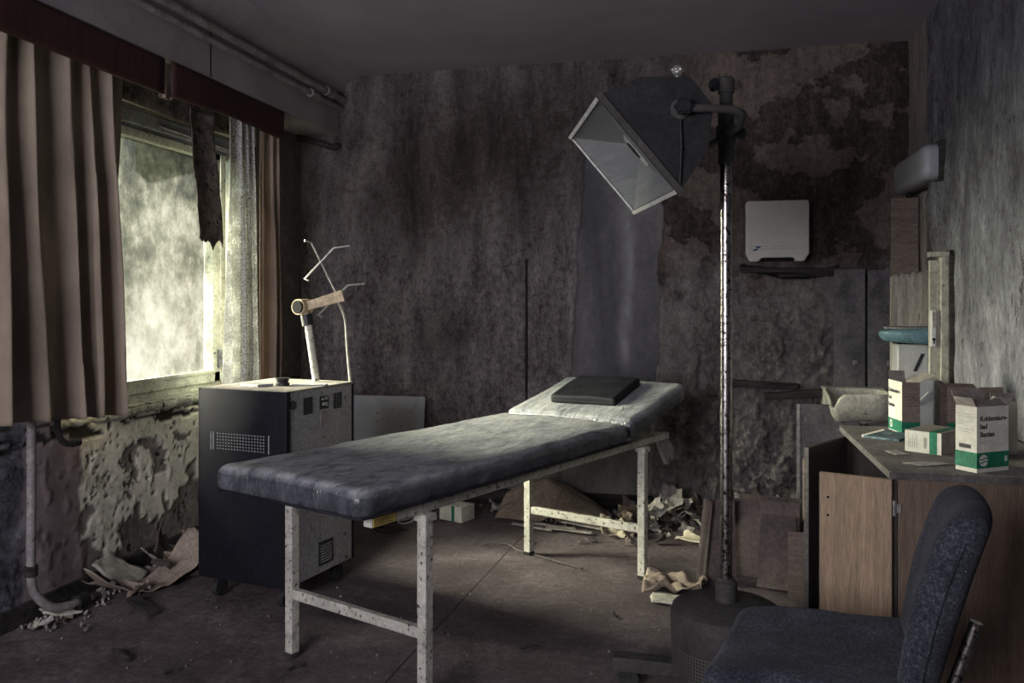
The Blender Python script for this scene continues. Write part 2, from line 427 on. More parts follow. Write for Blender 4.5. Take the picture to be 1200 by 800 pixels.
def floor_mat():
    m, nt, b = new_mat('dirty_floor_covering')
    v = coords(nt)
    n1 = noise_tex(nt, v, 2.2, 10, 0.74, 0.3)
    n2 = noise_tex(nt, v, 30, 9, 0.82)
    f = mth(nt, 'ADD', mth(nt, 'MULTIPLY', n1, 0.52), mth(nt, 'MULTIPLY', n2, 0.48))
    c = ramp(nt, f, [(0.39, (0.048, 0.036, 0.038)), (0.48, (0.100, 0.081, 0.085)), (0.56, (0.165, 0.137, 0.142)), (0.66, (0.32, 0.285, 0.288))])
    s = ramp(nt, noise_tex(nt, v, 75, 4, 0.7), [(0.61, 0.0), (0.66, 0.85)])
    c = mix(nt, s, c, (0.035, 0.03, 0.028))
    s2 = ramp(nt, noise_tex(nt, coords(nt, offset=(5, 2, 0)), 90, 3, 0.7), [(0.67, 0.0), (0.71, 0.9)])
    c = mix(nt, s2, c, (0.34, 0.32, 0.29))
    # the joint between two sheets of floor covering
    sx = nt.nodes.new('ShaderNodeSeparateXYZ')
    nt.links.new(v, sx.inputs[0])
    d = mth(nt, 'ABSOLUTE', mth(nt, 'SUBTRACT', mth(nt, 'ADD', sx.outputs[0], 1.13), mth(nt, 'MULTIPLY', sx.outputs[1], 0.04)))
    seam = ramp(nt, d, [(0.002, 1.0), (0.005, 0.0)])
    c = mix(nt, seam, c, (0.01, 0.009, 0.009))
    nt.links.new(c, b.inputs['Base Color'])
    r = ramp(nt, f, [(0.40, 0.55), (0.60, 0.85)])
    nt.links.new(r, b.inputs['Roughness'])
    b.inputs['Specular IOR Level'].default_value = 0.3
    bump(nt, b, n2, 0.8, 0.012)
    return m
M['floor'] = floor_mat()

def perforated():
    m, nt, b = new_mat('perforated_dark_steel')
    tc = nt.nodes.new('ShaderNodeTexCoord')
    sx = nt.nodes.new('ShaderNodeSeparateXYZ')
    nt.links.new(tc.outputs['Object'], sx.inputs[0])
    ang = mth(nt, 'ARCTAN2', sx.outputs[1], sx.outputs[0])
    u = mth(nt, 'MULTIPLY', ang, 17.0 * 0.9)
    w = mth(nt, 'MULTIPLY', sx.outputs[2], 95.0)
    fu = mth(nt, 'ABSOLUTE', mth(nt, 'SUBTRACT', mth(nt, 'FRACT', u), 0.5))
    fw = mth(nt, 'ABSOLUTE', mth(nt, 'SUBTRACT', mth(nt, 'FRACT', w), 0.5))
    hole = mth(nt, 'MULTIPLY', mth(nt, 'LESS_THAN', fu, 0.30), mth(nt, 'LESS_THAN', fw, 0.32))
    c = mix(nt, hole, (0.060, 0.057, 0.053), (0.006, 0.006, 0.006))
    nt.links.new(c, b.inputs['Base Color'])
    b.inputs['Roughness'].default_value = 0.7
    return m
M['perforated'] = perforated()

# ------------------------------------------------------------------ mesh helpers
def link(name, me, mat=None, parent=None, smooth=False):
    o = bpy.data.objects.new(name, me)
    COL.objects.link(o)
    if mat is not None:
        me.materials.append(mat)
    if parent is not None:
        o.parent = parent
    if smooth:
        me.polygons.foreach_set('use_smooth', [True] * len(me.polygons))
    return o

class MB:
    def __init__(self):
        self.bm = bmesh.new()
    def box(self, c, s, rot=None, bevel=0.0):
        mat = Matrix.Translation(Vector(c))
        if rot is not None:
            mat = mat @ Euler(rot).to_matrix().to_4x4()
        mat = mat @ Matrix.Diagonal((s[0], s[1], s[2], 1))
        r = bmesh.ops.create_cube(self.bm, size=1, matrix=mat)
        if bevel:
            es = set()
            for v in r['verts']:
                es.update(v.link_edges)
            bmesh.ops.bevel(self.bm, geom=list(es), offset=bevel, segments=2, affect='EDGES', profile=0.5)
        return self
    def bounds(self, x0, x1, y0, y1, z0, z1, bevel=0.0):
        return self.box(((x0 + x1) / 2, (y0 + y1) / 2, (z0 + z1) / 2), (x1 - x0, y1 - y0, z1 - z0), None, bevel)
    def cyl(self, p, q, r, n=20, r2=None, cap=True):
        p = Vector(p); q = Vector(q)
        d = q - p
        mat = Matrix.Translation((p + q) / 2) @ d.to_track_quat('Z', 'Y').to_matrix().to_4x4()
        bmesh.ops.create_cone(self.bm, cap_ends=cap, cap_tris=False, segments=n, radius1=r,
                              radius2=r if r2 is None else r2, depth=d.length, matrix=mat)
        return self
    def ball(self, c, r, sc=(1, 1, 1)):
        mat = Matrix.Translation(Vector(c)) @ Matrix.Diagonal((*sc, 1))
        bmesh.ops.create_uvsphere(self.bm, u_segments=16, v_segments=10, radius=r, matrix=mat)
        return self
    def tube(self, pts, r, n=10, smooth_steps=0):
        pts = [Vector(p) for p in pts]
        if smooth_steps:
            pts = catmull(pts, smooth_steps)
        rings = []
        up = Vector((0, 0, 1))
        for i, p in enumerate(pts):
            t = (pts[min(i + 1, len(pts) - 1)] - pts[max(i - 1, 0)]).normalized()
            if i == 0:
                a = t.cross(up)
                if a.length < 0.05:
                    a = t.cross(Vector((1, 0, 0)))
            else:
                a = a - t * a.dot(t)
            a.normalize()
            b = t.cross(a)
            rr = r[i] if isinstance(r, (list, tuple)) and len(r) == len(pts) else (r if not isinstance(r, (list, tuple)) else r[0])
            rings.append([self.bm.verts.new(p + (a * math.cos(2 * PI * k / n) + b * math.sin(2 * PI * k / n)) * rr) for k in range(n)])
        for i in range(len(rings) - 1):
            for k in range(n):
                self.bm.faces.new((rings[i][k], rings[i][(k + 1) % n], rings[i + 1][(k + 1) % n], rings[i + 1][k]))
        self.bm.faces.new(rings[0][::-1])
        self.bm.faces.new(rings[-1])
        return self
    def prism(self, poly, e):
        """poly: list of 3-D points, extruded by the vector e"""
        e = Vector(e)
        a = [self.bm.verts.new(Vector(p)) for p in poly]
        b = [self.bm.verts.new(Vector(p) + e) for p in poly]
        n = len(poly)
        self.bm.faces.new(a)
        self.bm.faces.new(b[::-1])
        for i in range(n):
            self.bm.faces.new((a[i], b[i], b[(i + 1) % n], a[(i + 1) % n]))
        return self
    def poly(self, pts):
        self.bm.faces.new([self.bm.verts.new(Vector(p)) for p in pts])
        return self
    def lathe(self, prof, c=(0, 0, 0), n=40):
        c = Vector(c)
        rings = [[self.bm.verts.new(c + Vector((r * math.cos(2 * PI * k / n), r * math.sin(2 * PI * k / n), z))) for k in range(n)] for r, z in prof]
        for i in range(len(rings) - 1):
            for k in range(n):
                self.bm.faces.new((rings[i][k], rings[i][(k + 1) % n], rings[i + 1][(k + 1) % n], rings[i + 1][k]))
        if prof[0][0] > 0.001:
            self.bm.faces.new(rings[0][::-1])
        if prof[-1][0] > 0.001:
            self.bm.faces.new(rings[-1])
        return self
    def build(self, name, mat=None, parent=None, smooth=False, loc=None):
        bmesh.ops.recalc_face_normals(self.bm, faces=self.bm.faces)
        me = bpy.data.meshes.new(name)
        self.bm.to_mesh(me)
        self.bm.free()
        o = link(name, me, mat, parent)
        if smooth:
            for p in me.polygons:
                p.use_smooth = True
            md = o.modifiers.new('edges', 'EDGE_SPLIT')
            md.split_angle = math.radians(38)
        if loc:
            o.location = loc
        return o

def catmull(pts, steps):
    out = []
    n = len(pts)
    for i in range(n - 1):
        p0 = pts[max(i - 1, 0)]; p1 = pts[i]; p2 = pts[i + 1]; p3 = pts[min(i + 2, n - 1)]
        for k in range(steps):
            t = k / steps
            out.append(0.5 * ((2 * p1) + (-p0 + p2) * t + (2 * p0 - 5 * p1 + 4 * p2 - p3) * t * t + (-p0 + 3 * p1 - 3 * p2 + p3) * t ** 3))
    out.append(pts[-1])
    return out

def grid_mesh(name, nu, nv, fn, attrs=None, skip=None):
    """surface from fn(u, v) -> Vector; attrs(u,v) -> dict of floats; skip(u, v) drops a face"""
    verts, faces = [], []
    vals = {}
    for j in range(nv + 1):
        for i in range(nu + 1):
            u, v = i / nu, j / nv
            verts.append(fn(u, v))
            if attrs:
                for k, x in attrs(u, v).items():
                    vals.setdefault(k, []).append(x)
    for j in range(nv):
        for i in range(nu):
            if skip and skip((i + 0.5) / nu, (j + 0.5) / nv):
                continue
            a = j * (nu + 1) + i
            faces.append((a, a + 1, a + nu + 2, a + nu + 1))
    me = bpy.data.meshes.new(name)
    me.from_pydata(verts, [], faces)
    for k, arr in vals.items():
        at = me.attributes.new(k, 'FLOAT', 'POINT')
        at.data.foreach_set('value', arr)
    me.polygons.foreach_set('use_smooth', [True] * len(me.polygons))
    me.update()
    return me

def rounded(dim, r, n=(10, 10, 4), deform=None):
    """box of size dim (centred) with rounded edges r, subdivided finely enough to be deformed"""
    bm = bmesh.new()
    def face(ax, sgn):
        a1, a2 = [(1, 2), (2, 0), (0, 1)][ax]
        N1, N2 = n[a1], n[a2]
        def par(k, N, L):
            # denser near the ends, so the rounding is smooth
            t = -math.cos(PI * k / N)
            t = 0.5 * t + 0.5 * (2 * k / N - 1)
            return t * L / 2
        g = []
        for i in range(N1 + 1):
            row = []
            for j in range(N2 + 1):
                p = [0, 0, 0]
                p[ax] = sgn * dim[ax] / 2
                p[a1] = par(i, N1, dim[a1])
                p[a2] = par(j, N2, dim[a2])
                q = Vector([max(-(dim[k] / 2 - r), min(dim[k] / 2 - r, p[k])) for k in range(3)])
                d = Vector(p) - q
                if d.length > 1e-9:
                    d = d.normalized() * r
                p = q + d
                if deform:
                    p = deform(p)
                row.append(bm.verts.new(p))
            g.append(row)
        for i in range(N1):
            for j in range(N2):
                f = (g[i][j], g[i + 1][j], g[i + 1][j + 1], g[i][j + 1])
                bm.faces.new(f if sgn > 0 else f[::-1])
    for ax in range(3):
        face(ax, 1); face(ax, -1)
    bmesh.ops.remove_doubles(bm, verts=bm.verts, dist=0.0006)
    bmesh.ops.recalc_face_normals(bm, faces=bm.faces)
    return bm

def bm_obj(name, bm, mat, parent=None, smooth=True):
    me = bpy.data.meshes.new(name)
    bm.to_mesh(me)
    bm.free()
    if smooth:
        me.polygons.foreach_set('use_smooth', [True] * len(me.polygons))
    return link(name, me, mat, parent)

def tag(o, label, cat, group=None, kind=None):
    if label: o['label'] = label
    if cat: o['category'] = cat
    if group: o['group'] = group
    if kind: o['kind'] = kind
    return o

def thing(name, label, cat, loc=(0, 0, 0), rz=0.0, group=None):
    o = bpy.data.objects.new(name, None)
    o.empty_display_size = 0.1
    COL.objects.link(o)
    o.location = loc
    o.rotation_euler = (0, 0, rz)
    return tag(o, label, cat, group)

def struct(o):
    o['kind'] = 'structure'
    return o

def text(name, body, size, mat, parent, loc, rot, bold=0.0, align='LEFT', sx=1.0):
    cu = bpy.data.curves.new(name, 'FONT')
    cu.body = body
    cu.size = size
    cu.offset = bold
    cu.extrude = 0.0003
    cu.align_x = align
    tmp = bpy.data.objects.new('tmp', cu)
    me = bpy.data.meshes.new_from_object(tmp)
    bpy.data.objects.remove(tmp)
    o = link(name, me, mat, parent)
    o.location = loc
    o.rotation_euler = rot
    o.scale = (sx, 1, 1)
    return o

def fbm(x, y, z, H=0.9, octv=5):
    return noise.fractal(Vector((x, y, z)), H, 2.1, octv)

def sstep(a, b, x):
    t = max(0.0, min(1.0, (x - a) / (b - a)))
    return t * t * (3 - 2 * t)

# ------------------------------------------------------------------ room
XL, XR, YB, YF, H = -2.60, 1.12, 5.10, -1.20, 2.71

# floor with slight unevenness
me = grid_mesh('floor', 120, 200, lambda u, v: Vector((XL - 0.3 + u * (XR - XL + 0.6), YF - 0.3 + v * (YB - YF + 0.6),
               0.003 * fbm(u * 12, v * 20, 0.3) - 0.004)))
struct(link('floor', me, M['floor']))

struct(MB().bounds(XL - .3, XR + .3, YF - .3, YB + .3, H, H + 0.15).build('ceiling', M['ceiling']))
# concrete beam / lintel box along the window wall with a cove against the ceiling
b = MB()
b.bounds(-2.60, -2.33, YF, YB, 2.33, H)
b.prism([(-2.331, YF, H + .01), (-2.15, YF, H + .01), (-2.19, YF, 2.695), (-2.27, YF, 2.665), (-2.331, YF, 2.60)], (0, YB - YF, 0))
struct(b.build('trim_1', M['beam']))
struct(MB().bounds(-2.332, -2.3285, 3.63, 3.638, 2.335, 2.60).build('trim_2', M['hole']))   # joint in the beam cladding

# ---- back wall -------------------------------------------------------------
def wob(z, k, a):
    return a * fbm(z * k, 3.1, 7.7, 0.8, 4)

def bw_masks(x, z):
    n = fbm(x * 3.0, z * 3.0, 1.2)
    # bare plaster strip between the wallpaper and the rotten plaster
    eL = -0.80 + 0.075 * (z - 0.8) / 1.2 + wob(z, 4, 0.012) - 0.55 * sstep(0.62, 0.40, z)
    eR = -0.285 + 0.03 * (z - 0.8) + wob(z + 9, 5, 0.03)
    top = 2.17 + 0.05 * fbm(x * 4, 0.2, 0.1)
    strip = 1.0 if (eL < x < eR and z < top) else 0.0
    right = sstep(eR - 0.005, eR + 0.01, x) if z < top else sstep(-0.30, -0.05, x + 0.25 * n)
    brown = right * sstep(1.30, 1.55, z + 0.22 * fbm(x * 5, z * 5, 4.0))
    # loose skin of plaster left standing in the brown zone
    br_edge = fbm(x * 2.6 + 3, z * 3.4 + 5, 8.2)
    skin = right * (1.0 if fbm(x * 2.6 + 3, z * 3.4 + 5, 8.2) + 0.06 * n > 0.0 else 0.0)
    streak = 1.1 * math.exp(-((x - (-0.46 + 0.02 * math.sin(z * 5) + 0.012 * n)) / 0.035) ** 2) * sstep(0.75, 1.0, z) * (0.7 + 0.5 * fbm(x * 20, z * 8, 2))
    lump = math.exp(-(((x - 0.50) / 0.22) ** 2 + ((z - 0.98) / 0.20) ** 2))
    lump2 = math.exp(-(((x - 0.02) / 0.14) ** 2 + ((z - 0.75) / 0.42) ** 2))
    dark = 0.0
    # burnt slots
    if 0.20 < x < 0.74 and abs(z - (1.425 + 0.02 * math.sin(x * 9))) < 0.022 + 0.012 * n: dark = 1.0
    if 0.14 < x < 0.52 and abs(z - (0.775 - 0.05 * (x - 0.14))) < 0.020 + 0.012 * n: dark = 1.0
    if abs(x + 1.077) < 0.0065 and 0.55 < z < 1.50 + 0.05 * n: dark = 1.0
    mould = 0.25 * sstep(1.2, 1.9, z) + 0.50 * math.exp(-(((x + 1.75) / 0.75) ** 2 + ((z - 2.05) / 0.42) ** 2)) \
        + 0.35 * math.exp(-(((x + 1.0) / 0.4) ** 2 + ((z - 2.35) / 0.3) ** 2)) + 0.20 * fbm(x * 1.6, z * 1.2, 2.2) \
        + 0.25 * math.exp(-(((x + 1.55) / 0.25) ** 2 + ((z - 1.0) / 0.2) ** 2))
    return dict(pale=strip * sstep(0.68, 0.55, z), skin=skin, streak=max(0, streak), strip=strip * (1 - right), rough=right * (1 - brown), brown=brown, dark=dark, mould=mould), lump, lump2, br_edge, n

def bw_disp(x, z):
    a, lump, lump2, be, n = bw_masks(x, z)
    paper = 1 - min(1, a['strip'] + a['rough'] + a['brown'])
    d = 0.0
    if paper > 0:
        d += paper * (0.014 + 0.004 * fbm(x * 9, z * 3, 5) + 0.0025 * fbm(x * 40, z * 16, 1.5))
        # curl of the torn edge
        eL = -0.80 + 0.075 * (z - 0.8) / 1.2
        d += paper * 0.012 * math.exp(-((x - eL) / 0.03) ** 2)
    d += a['strip'] * 0.002 * fbm(x * 12, z * 12, 0.5)
    if a['rough'] > 0:
        ridged = 1 - abs(fbm(x * 8, z * 8, 2.4)) * 2.4
        amp = 0.006 + 0.050 * lump + 0.034 * lump2 + 0.024 * sstep(0.85, 0.45, z)
        d += a['rough'] * (0.012 + amp * (ridged + 0.35 * fbm(x * 24, z * 24, 6.1)))
        q = fbm(x * 7 + 4, z * 7, 3.3)
        d += a['rough'] * (0.3 + min(1, lump + lump2 + sstep(.8, .45, z))) * (0.020 if q > 0.08 else (-0.016 if q < -0.16 else 0.0))
    if a['brown'] > 0:
        sk = a['skin']
        rim = math.exp(-((be + 0.06 * n) / 0.02) ** 2)
        d += a['brown'] * (0.006 + 0.010 * sk + 0.008 * rim * sk + 0.008 * fbm(x * 18, z * 18, 9.0) * (1.3 - sk))
    if a['dark'] > 0:
        d -= 0.03
    return max(min(d, 0.11), -0.03)

def bw_point(u, v):
    x = XL + u * (XR - XL); z = v * (H + 0.01)
    return Vector((x, YB - bw_disp(x, z), z))
me = grid_mesh('wall_back', 520, 390, bw_point, lambda u, v: bw_masks(XL + u * (XR - XL), v * (H + .01))[0])
wb = struct(link('wall_back', me, M['back_wall']))

# ---- left wall with the window opening --------------------------------------
WY0, WY1, WZ0, WZ1 = 2.93, 4.52, 0.76, 2.17
def lw_masks(y, z):
    n = fbm(y * 4, z * 4, 0.7)
    bare = 0.0
    e = 0.13 + 0.15 * fbm(y * 3.6, 0.5, 3.0) + 0.10 * fbm(y * 13, z * 11, 1.0) + 0.22 * math.exp(-((y - 3.88) / 0.20) ** 2) + 0.12 * math.exp(-((y - 3.45) / 0.10) ** 2)
    bare = 1 - sstep(e - 0.008, e + 0.008, z)
    bl = fbm(y * 6.5 + 2, z * 6.5 + 1, 5.5)
    if z < 0.60 and bl > 0.42: bare = 1.0
    py = 3.075 + 0.02 * fbm(z * 6, 1, 1) + (0.03 if z < 0.2 else 0)
    pink = 1 - sstep(py - 0.006, py + 0.006, y)
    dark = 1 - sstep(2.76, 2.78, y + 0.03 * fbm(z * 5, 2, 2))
    paper = sstep(4.50, 4.52, y)
    crack = 0.0
    c = abs(fbm(y * 5, z * 2.0, 11.0, 0.7, 4))
    if c < 0.012 and z < 0.74 and y > 3.1: crack = 1.0
    if z > 0.66 and z < WZ0 + 0.01 and fbm(y * 7, z * 30, 4.4) > 0.10: crack = 1.0
    return dict(bare=bare * (1 - pink), pink=pink, dark=dark, paper=paper, crack=crack)

def lw_point(u, v):
    y = 1.6 + u * (YB - 1.6); z = v * 2.34
    m = lw_masks(y, z)
    d = 0.008 * (1 - m['bare']) + 0.0010 * fbm(y * 8, z * 8, 1) + 0.0022 * m['bare'] * fbm(y * 22, z * 22, 3)
    q = fbm(y * 15 + 3, z * 13, 2.5)
    e2 = (0.005 if q > 0.45 else 0.0) * (1 - m['bare']) * (1 if z < 0.62 else 0)
    d += e2 - 0.012 * m['crack']
    return Vector((XL + d, y, z))
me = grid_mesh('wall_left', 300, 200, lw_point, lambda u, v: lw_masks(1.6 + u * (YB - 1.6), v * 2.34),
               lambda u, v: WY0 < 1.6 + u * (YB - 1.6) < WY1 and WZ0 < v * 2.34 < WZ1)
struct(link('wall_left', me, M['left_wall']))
RX0, RX1, RZ0, RZ1 = -2.45, -0.65, 0.95, 2.15       # unseen second window, added behind the camera for the fill
b = MB()
for (y0, y1, z0, z1) in ((YF - .3, WY0, 0, 2.71), (WY1, YB + .3, 0, 2.71),
                         (WY0, WY1, 0, WZ0), (WY0, WY1, WZ1, 2.71)):
    b.bounds(XL - 0.30, XL - 0.004, y0, y1, z0 - 0.02 if z0 == 0 else z0, z1)
struct(b.build('wall_left_outer', M['outer_brick']))

# ---- right wall ---------------------------------------------------------------
def rw_masks(y, z):
    n = fbm(y * 3, z * 3, 3.3)
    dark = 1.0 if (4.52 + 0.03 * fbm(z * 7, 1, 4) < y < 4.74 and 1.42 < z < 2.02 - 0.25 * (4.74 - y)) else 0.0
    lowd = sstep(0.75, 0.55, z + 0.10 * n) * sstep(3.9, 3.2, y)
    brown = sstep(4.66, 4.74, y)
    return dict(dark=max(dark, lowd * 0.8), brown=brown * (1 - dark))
def rw_point(u, v):
    y = 1.5 + u * (YB - 1.5); z = v * (H + .01)
    m = rw_masks(y, z)
    d = 0.010 + 0.006 * fbm(y * 5, z * 1.5, 1) + 0.003 * fbm(y * 25, z * 10, 3) - 0.02 * (1 if m['dark'] >= 1 else 0)
    # wallpaper bulging off the wall beside the void
    if 4.22 < y < 4.52 and 1.45 < z < 2.0:
        d += 0.05 * sstep(4.26, 4.50, y) * math.sin(PI * (z - 1.45) / 0.55)
    return Vector((XR - d, y, z))
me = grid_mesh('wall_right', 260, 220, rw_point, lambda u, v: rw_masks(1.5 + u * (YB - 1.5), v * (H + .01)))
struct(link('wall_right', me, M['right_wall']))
struct(MB().bounds(XR + 0.035, XR + 0.3, YF - .3, YB + .3, -0.02, H).build('wall_right_outer', M['right_wall']))
struct(MB().bounds(XR - 0.01, XR + 0.036, YF - .3, 1.51, -0.02, H).build('wall_right_near', M['right_wall']))
struct(MB().bounds(XL - .3, XR + .3, YB + 0.035, YB + 0.3, -0.02, H).build('wall_back_outer', M['frame_grey']))
b = MB()
for (x0, x1, z0, z1) in ((XL - .3, RX0, -.02, H), (RX1, XR + .3, -.02, H), (RX0, RX1, -.02, RZ0), (RX0, RX1, RZ1, H)):
    b.bounds(x0, x1, YF - .2, YF, z0, z1)
struct(b.build('wall_front', M['beam']))

# baseboards
b = MB(); b.bounds(-2.59, -0.30, 5.055, 5.10, 0.0, 0.085)
struct(b.build('baseboard_back', M['burnt']))
b = MB(); b.bounds(-2.60, -2.572, 1.6, 5.05, 0.0, 0.075)
struct(b.build('baseboard_left', M['burnt']))

# ---- window ----------------------------------------------------------------------
b = MB()
XF0, XF1 = -2.76, -2.69
b.bounds(XF0, XF1, WY0, WY0 + 0.07, WZ0, WZ1, 0.004)
b.bounds(XF0, XF1, WY1 - 0.08, WY1, WZ0, WZ1, 0.004)
b.bounds(XF0, XF1 + 0.004, WY0, WY1, WZ0, WZ0 + 0.055, 0.004)
win = struct(b.build('window_1', M['frame']))
# head of the window, darker paint, with the roller track
hb = MB()
hb.bounds(XF0, XF1 + 0.03, WY0, WY1, 2.10, WZ1, 0.004)
hb.bounds(XF0, XF1 + 0.01, WY0, WY1, 2.075, 2.10, 0.003)
struct(hb.build('window_head', M['frame_grey'], win))
# two casements
def casement(y0, y1, z0, z1):
    s = MB()
    w = 0.062
    x0, x1 = -2.735, -2.668
    s.bounds(x0, x1, y0, y1, z0, z0 + w, 0.006)
    s.bounds(x0, x1, y0, y1, z1 - 0.045, z1, 0.006)
    s.bounds(x0, x1, y0, y0 + w, z0, z1, 0.006)
    s.bounds(x0, x1, y1 - w, y1, z0, z1, 0.006)
    s.bounds(x1 - 0.002, x1 + 0.012, y0 + w, y1 - w, z0 + w - 0.006, z0 + w + 0.010)
    s.build('casement_frame', M['frame'], win)
    g = MB()
    g.poly([(-2.704, y0 + w - .01, z0 + w - .01), (-2.704, y1 - w + .01, z0 + w - .01), (-2.704, y1 - w + .01, z1 - .035), (-2.704, y0 + w - .01, z1 - .035)])
    g.build('glass', M['glass'], win)
casement(2.98, 3.30, 0.80, 2.08)
casement(3.32, 4.26, 0.80, 2.08)
# fanlight stay, a thin rod across the head
MB().tube([(-2.655, 3.70, 2.125), (-2.65, 3.95, 2.118), (-2.65, 4.30, 2.112)], 0.006).build('stay_rod', M['pipe'], win)
MB().box((-2.655, 4.235, 0.93), (0.02, 0.02, 0.10), None, .003).cyl((-2.65, 4.235, 0.93), (-2.62, 4.21, 0.95), 0.007).build('window_handle', M['frame_grey'], win)
# third narrow light behind the lace
s = MB()
s.bounds(-2.735, -2.668, 4.27, 4.315, 0.80, 2.08, 0.004)
s.bounds(-2.735, -2.668, 4.40, 4.445, 0.80, 2.08, 0.004)
s.build('casement_frame', M['frame'], win)
MB().poly([(-2.704, 4.31, .81), (-2.704, 4.405, .81), (-2.704, 4.405, 2.08), (-2.704, 4.31, 2.08)]).build('glass', M['glass'], win)
# weathered sill, broken along its front edge
def sill_pt(u, v):
    y = WY0 + 0.01 + u * (WY1 - WY0 - 0.02)
    e = -2.575 + 0.035 * fbm(y * 9, 0.4, 0.2)
    prof = [(-2.70, 0.772), (-2.64, 0.765), (e, 0.755), (e + 0.004, 0.728), (e - 0.02, 0.715 + 0.012 * fbm(y * 20, 1, 1)), (-2.70, 0.73)]
    k = min(int(v * 5), 5)
    x, z = prof[k]
    return Vector((x, y, z + 0.006 * fbm(y * 25, v * 3, 5)))
me = grid_mesh('window_sill', 160, 5, lambda u, v: sill_pt(u, round(v * 5) / 5 + 1e-4))
o = link('window_sill', me, M['frame'], win)

# frame of the unseen window added for the fill light
b = MB()
for (x0, x1, z0, z1) in ((RX0, RX0 + .06, RZ0, RZ1), (RX1 - .06, RX1, RZ0, RZ1), (RX0, RX1, RZ0, RZ0 + .06), (RX0, RX1, RZ1 - .06, RZ1), (-1.57, -1.52, RZ0, RZ1)):
    b.bounds(x0, x1, YF - .13, YF - .07, z0, z1)
struct(b.build('fill_window', M['frame']))

# ------------------------------------------------------------------ pelmet and curtains
def pelmet(name, y0, y1, label, sag, ny):
    def pt(u, v):
        y = y0 + u * (y1 - y0)
        zb = 2.165 - sag * math.sin(PI * u) ** 2
        z = zb + v * (2.322 - zb)
        return Vector((-2.322 + 0.006 * math.sin(u * 5 + v), y, z))
    o = link(name, grid_mesh(name, ny, 6, pt), M['pelmet'])
    md = o.modifiers.new('thickness', 'SOLIDIFY'); md.thickness = 0.012; md.offset = -1
    return tag(o, label, 'pelmet board')
pelmet('pelmet_board', 1.9, 3.275, 'long dark red-brown pelmet board above the large beige curtain on the left', 0.0, 30)
pelmet('pelmet_board', 3.325, 4.355, 'shorter dark red-brown pelmet board above the window and lace curtain', -0.012, 30)

def curtain(name, mat, label, y0, y1, ztop, zbot, xc, amp, folds, seed, cat='curtain', nu=220, taper=0.0, hem=0.0, vary=0.6):
    rnd = random.Random(seed)
    ph = [rnd.random() * 6.28 for _ in range(4)]
    def pt(u, v):
        t = 1 - v
        wv_ = vary * noise.noise(Vector((u * folds * 0.45, t * 0.55, seed * 1.7)))
        th = 2 * PI * (folds * u + wv_ + 0.25 * math.sin(ph[0] + 2.2 * t) * u)
        am = amp * (0.55 + 0.65 * t) * (0.75 + 0.9 * noise.noise(Vector((u * folds * 0.5 + 9, t * 0.8, seed))))
        x = xc + am * (math.sin(th) - 0.25 * math.cos(2 * th + ph[2]))
        x += 0.012 * noise.noise(Vector((u * folds * 3.0, t * 2.2, seed + 3)))
        y = y0 + u * (y1 - y0) * (1 - taper * v) + taper * v * (y1 - y0) * 0.5
        y += am * 0.55 * math.cos(th) * min(1, 6 * u) * min(1, 6 * (1 - u))
        # gathers under the heading tape
        x += 0.006 * math.sin(u * folds * 19 + ph[1]) * math.exp(-t * 9)
        z = zbot + v * (ztop - zbot) + hem * (1 - u) * t
        return Vector((x, y, z))
    o = link(name, grid_mesh(name, nu, 70, pt), mat)
    md = o.modifiers.new('thickness', 'SOLIDIFY'); md.thickness = 0.0035
    return tag(o, label, cat)
curtain('curtain', M['curtain'], 'wide beige curtain in deep folds hanging on the near side of the window', 2.475, 3.155, 2.31, 0.762, -2.435, 0.050, 4.6, 3, hem=0.05, nu=400, vary=0.9)
curtain('curtain', M['curtain_far'], 'narrow brown curtain hanging between the lace curtain and the corner', 4.30, 4.50, 2.31, 0.78, -2.445, 0.024, 2.6, 5, nu=120)
curtain('lace_curtain', M['lace'], 'white lace curtain gathered beside the window pane', 3.955, 4.29, 2.31, 0.76, -2.455, 0.028, 3.4, 9, nu=180, taper=0.22)
# end of cloth pushed out through the gap between the two pelmet boards
curtain('cloth_tail', M['curtain'], 'pale end of cloth poking through the gap between the pelmet boards', 3.262, 3.340, 2.31, 2.15, -2.338, 0.006, 1.2, 11, cat='cloth', nu=20)

# strip of mouldy wallpaper hanging down in front of the pane
def strip_pt(u, v):
    zb = 1.56 + 0.03 * fbm(u * 5, 1, 2) - 0.03 * u
    z = zb + v * (2.20 - zb)
    y = 3.645 + u * 0.20 + 0.012 * fbm(z * 6, u, 3) + 0.02 * (1 - v)
    return Vector((-2.45 + 0.02 * math.sin(z * 5) + 0.012 * (u - 0.5) ** 2 * 8, y, z))
o = link('wallpaper_strip', grid_mesh('wallpaper_strip', 20, 60, strip_pt), M['strip'])
md = o.modifiers.new('thickness', 'SOLIDIFY'); md.thickness = 0.004
tag(o, 'long mouldy strip of wallpaper hanging down in front of the window pane', 'wallpaper strip')
# loose flap behind the pelmet
def flap_pt(u, v):
    y = 3.17 + u * 0.95
    z = 2.145 - 0.015 * math.sin(u * 3.4) + v * 0.16
    return Vector((-2.50 + 0.01 * math.sin(u * 7), y, z))
o = link('lintel_lining', grid_mesh('lintel_lining', 40, 6, flap_pt), M['strip'])
md = o.modifiers.new('thickness', 'SOLIDIFY'); md.thickness = 0.006
tag(o, 'sagging dark lining strip behind the pelmet above the window', 'wallpaper strip')
# rag of dark paper stuck to the outside of the glass
def shard_pt(u, v):
    y = 3.58 + u * 0.62
    z0 = 1.84 + (0.45 * (3.70 - y) if y < 3.70 else 0.30 * (y - 3.70))
    return Vector((-2.722 + 0.004 * fbm(u * 5, v * 5, 2), y, z0 + v * (2.06 - z0)))
o = link('glass_film', grid_mesh('glass_film', 40, 12, shard_pt), M['film'])
tag(o, 'torn grey film sheet with a slanting lower edge stuck behind the top of the pane', 'film')

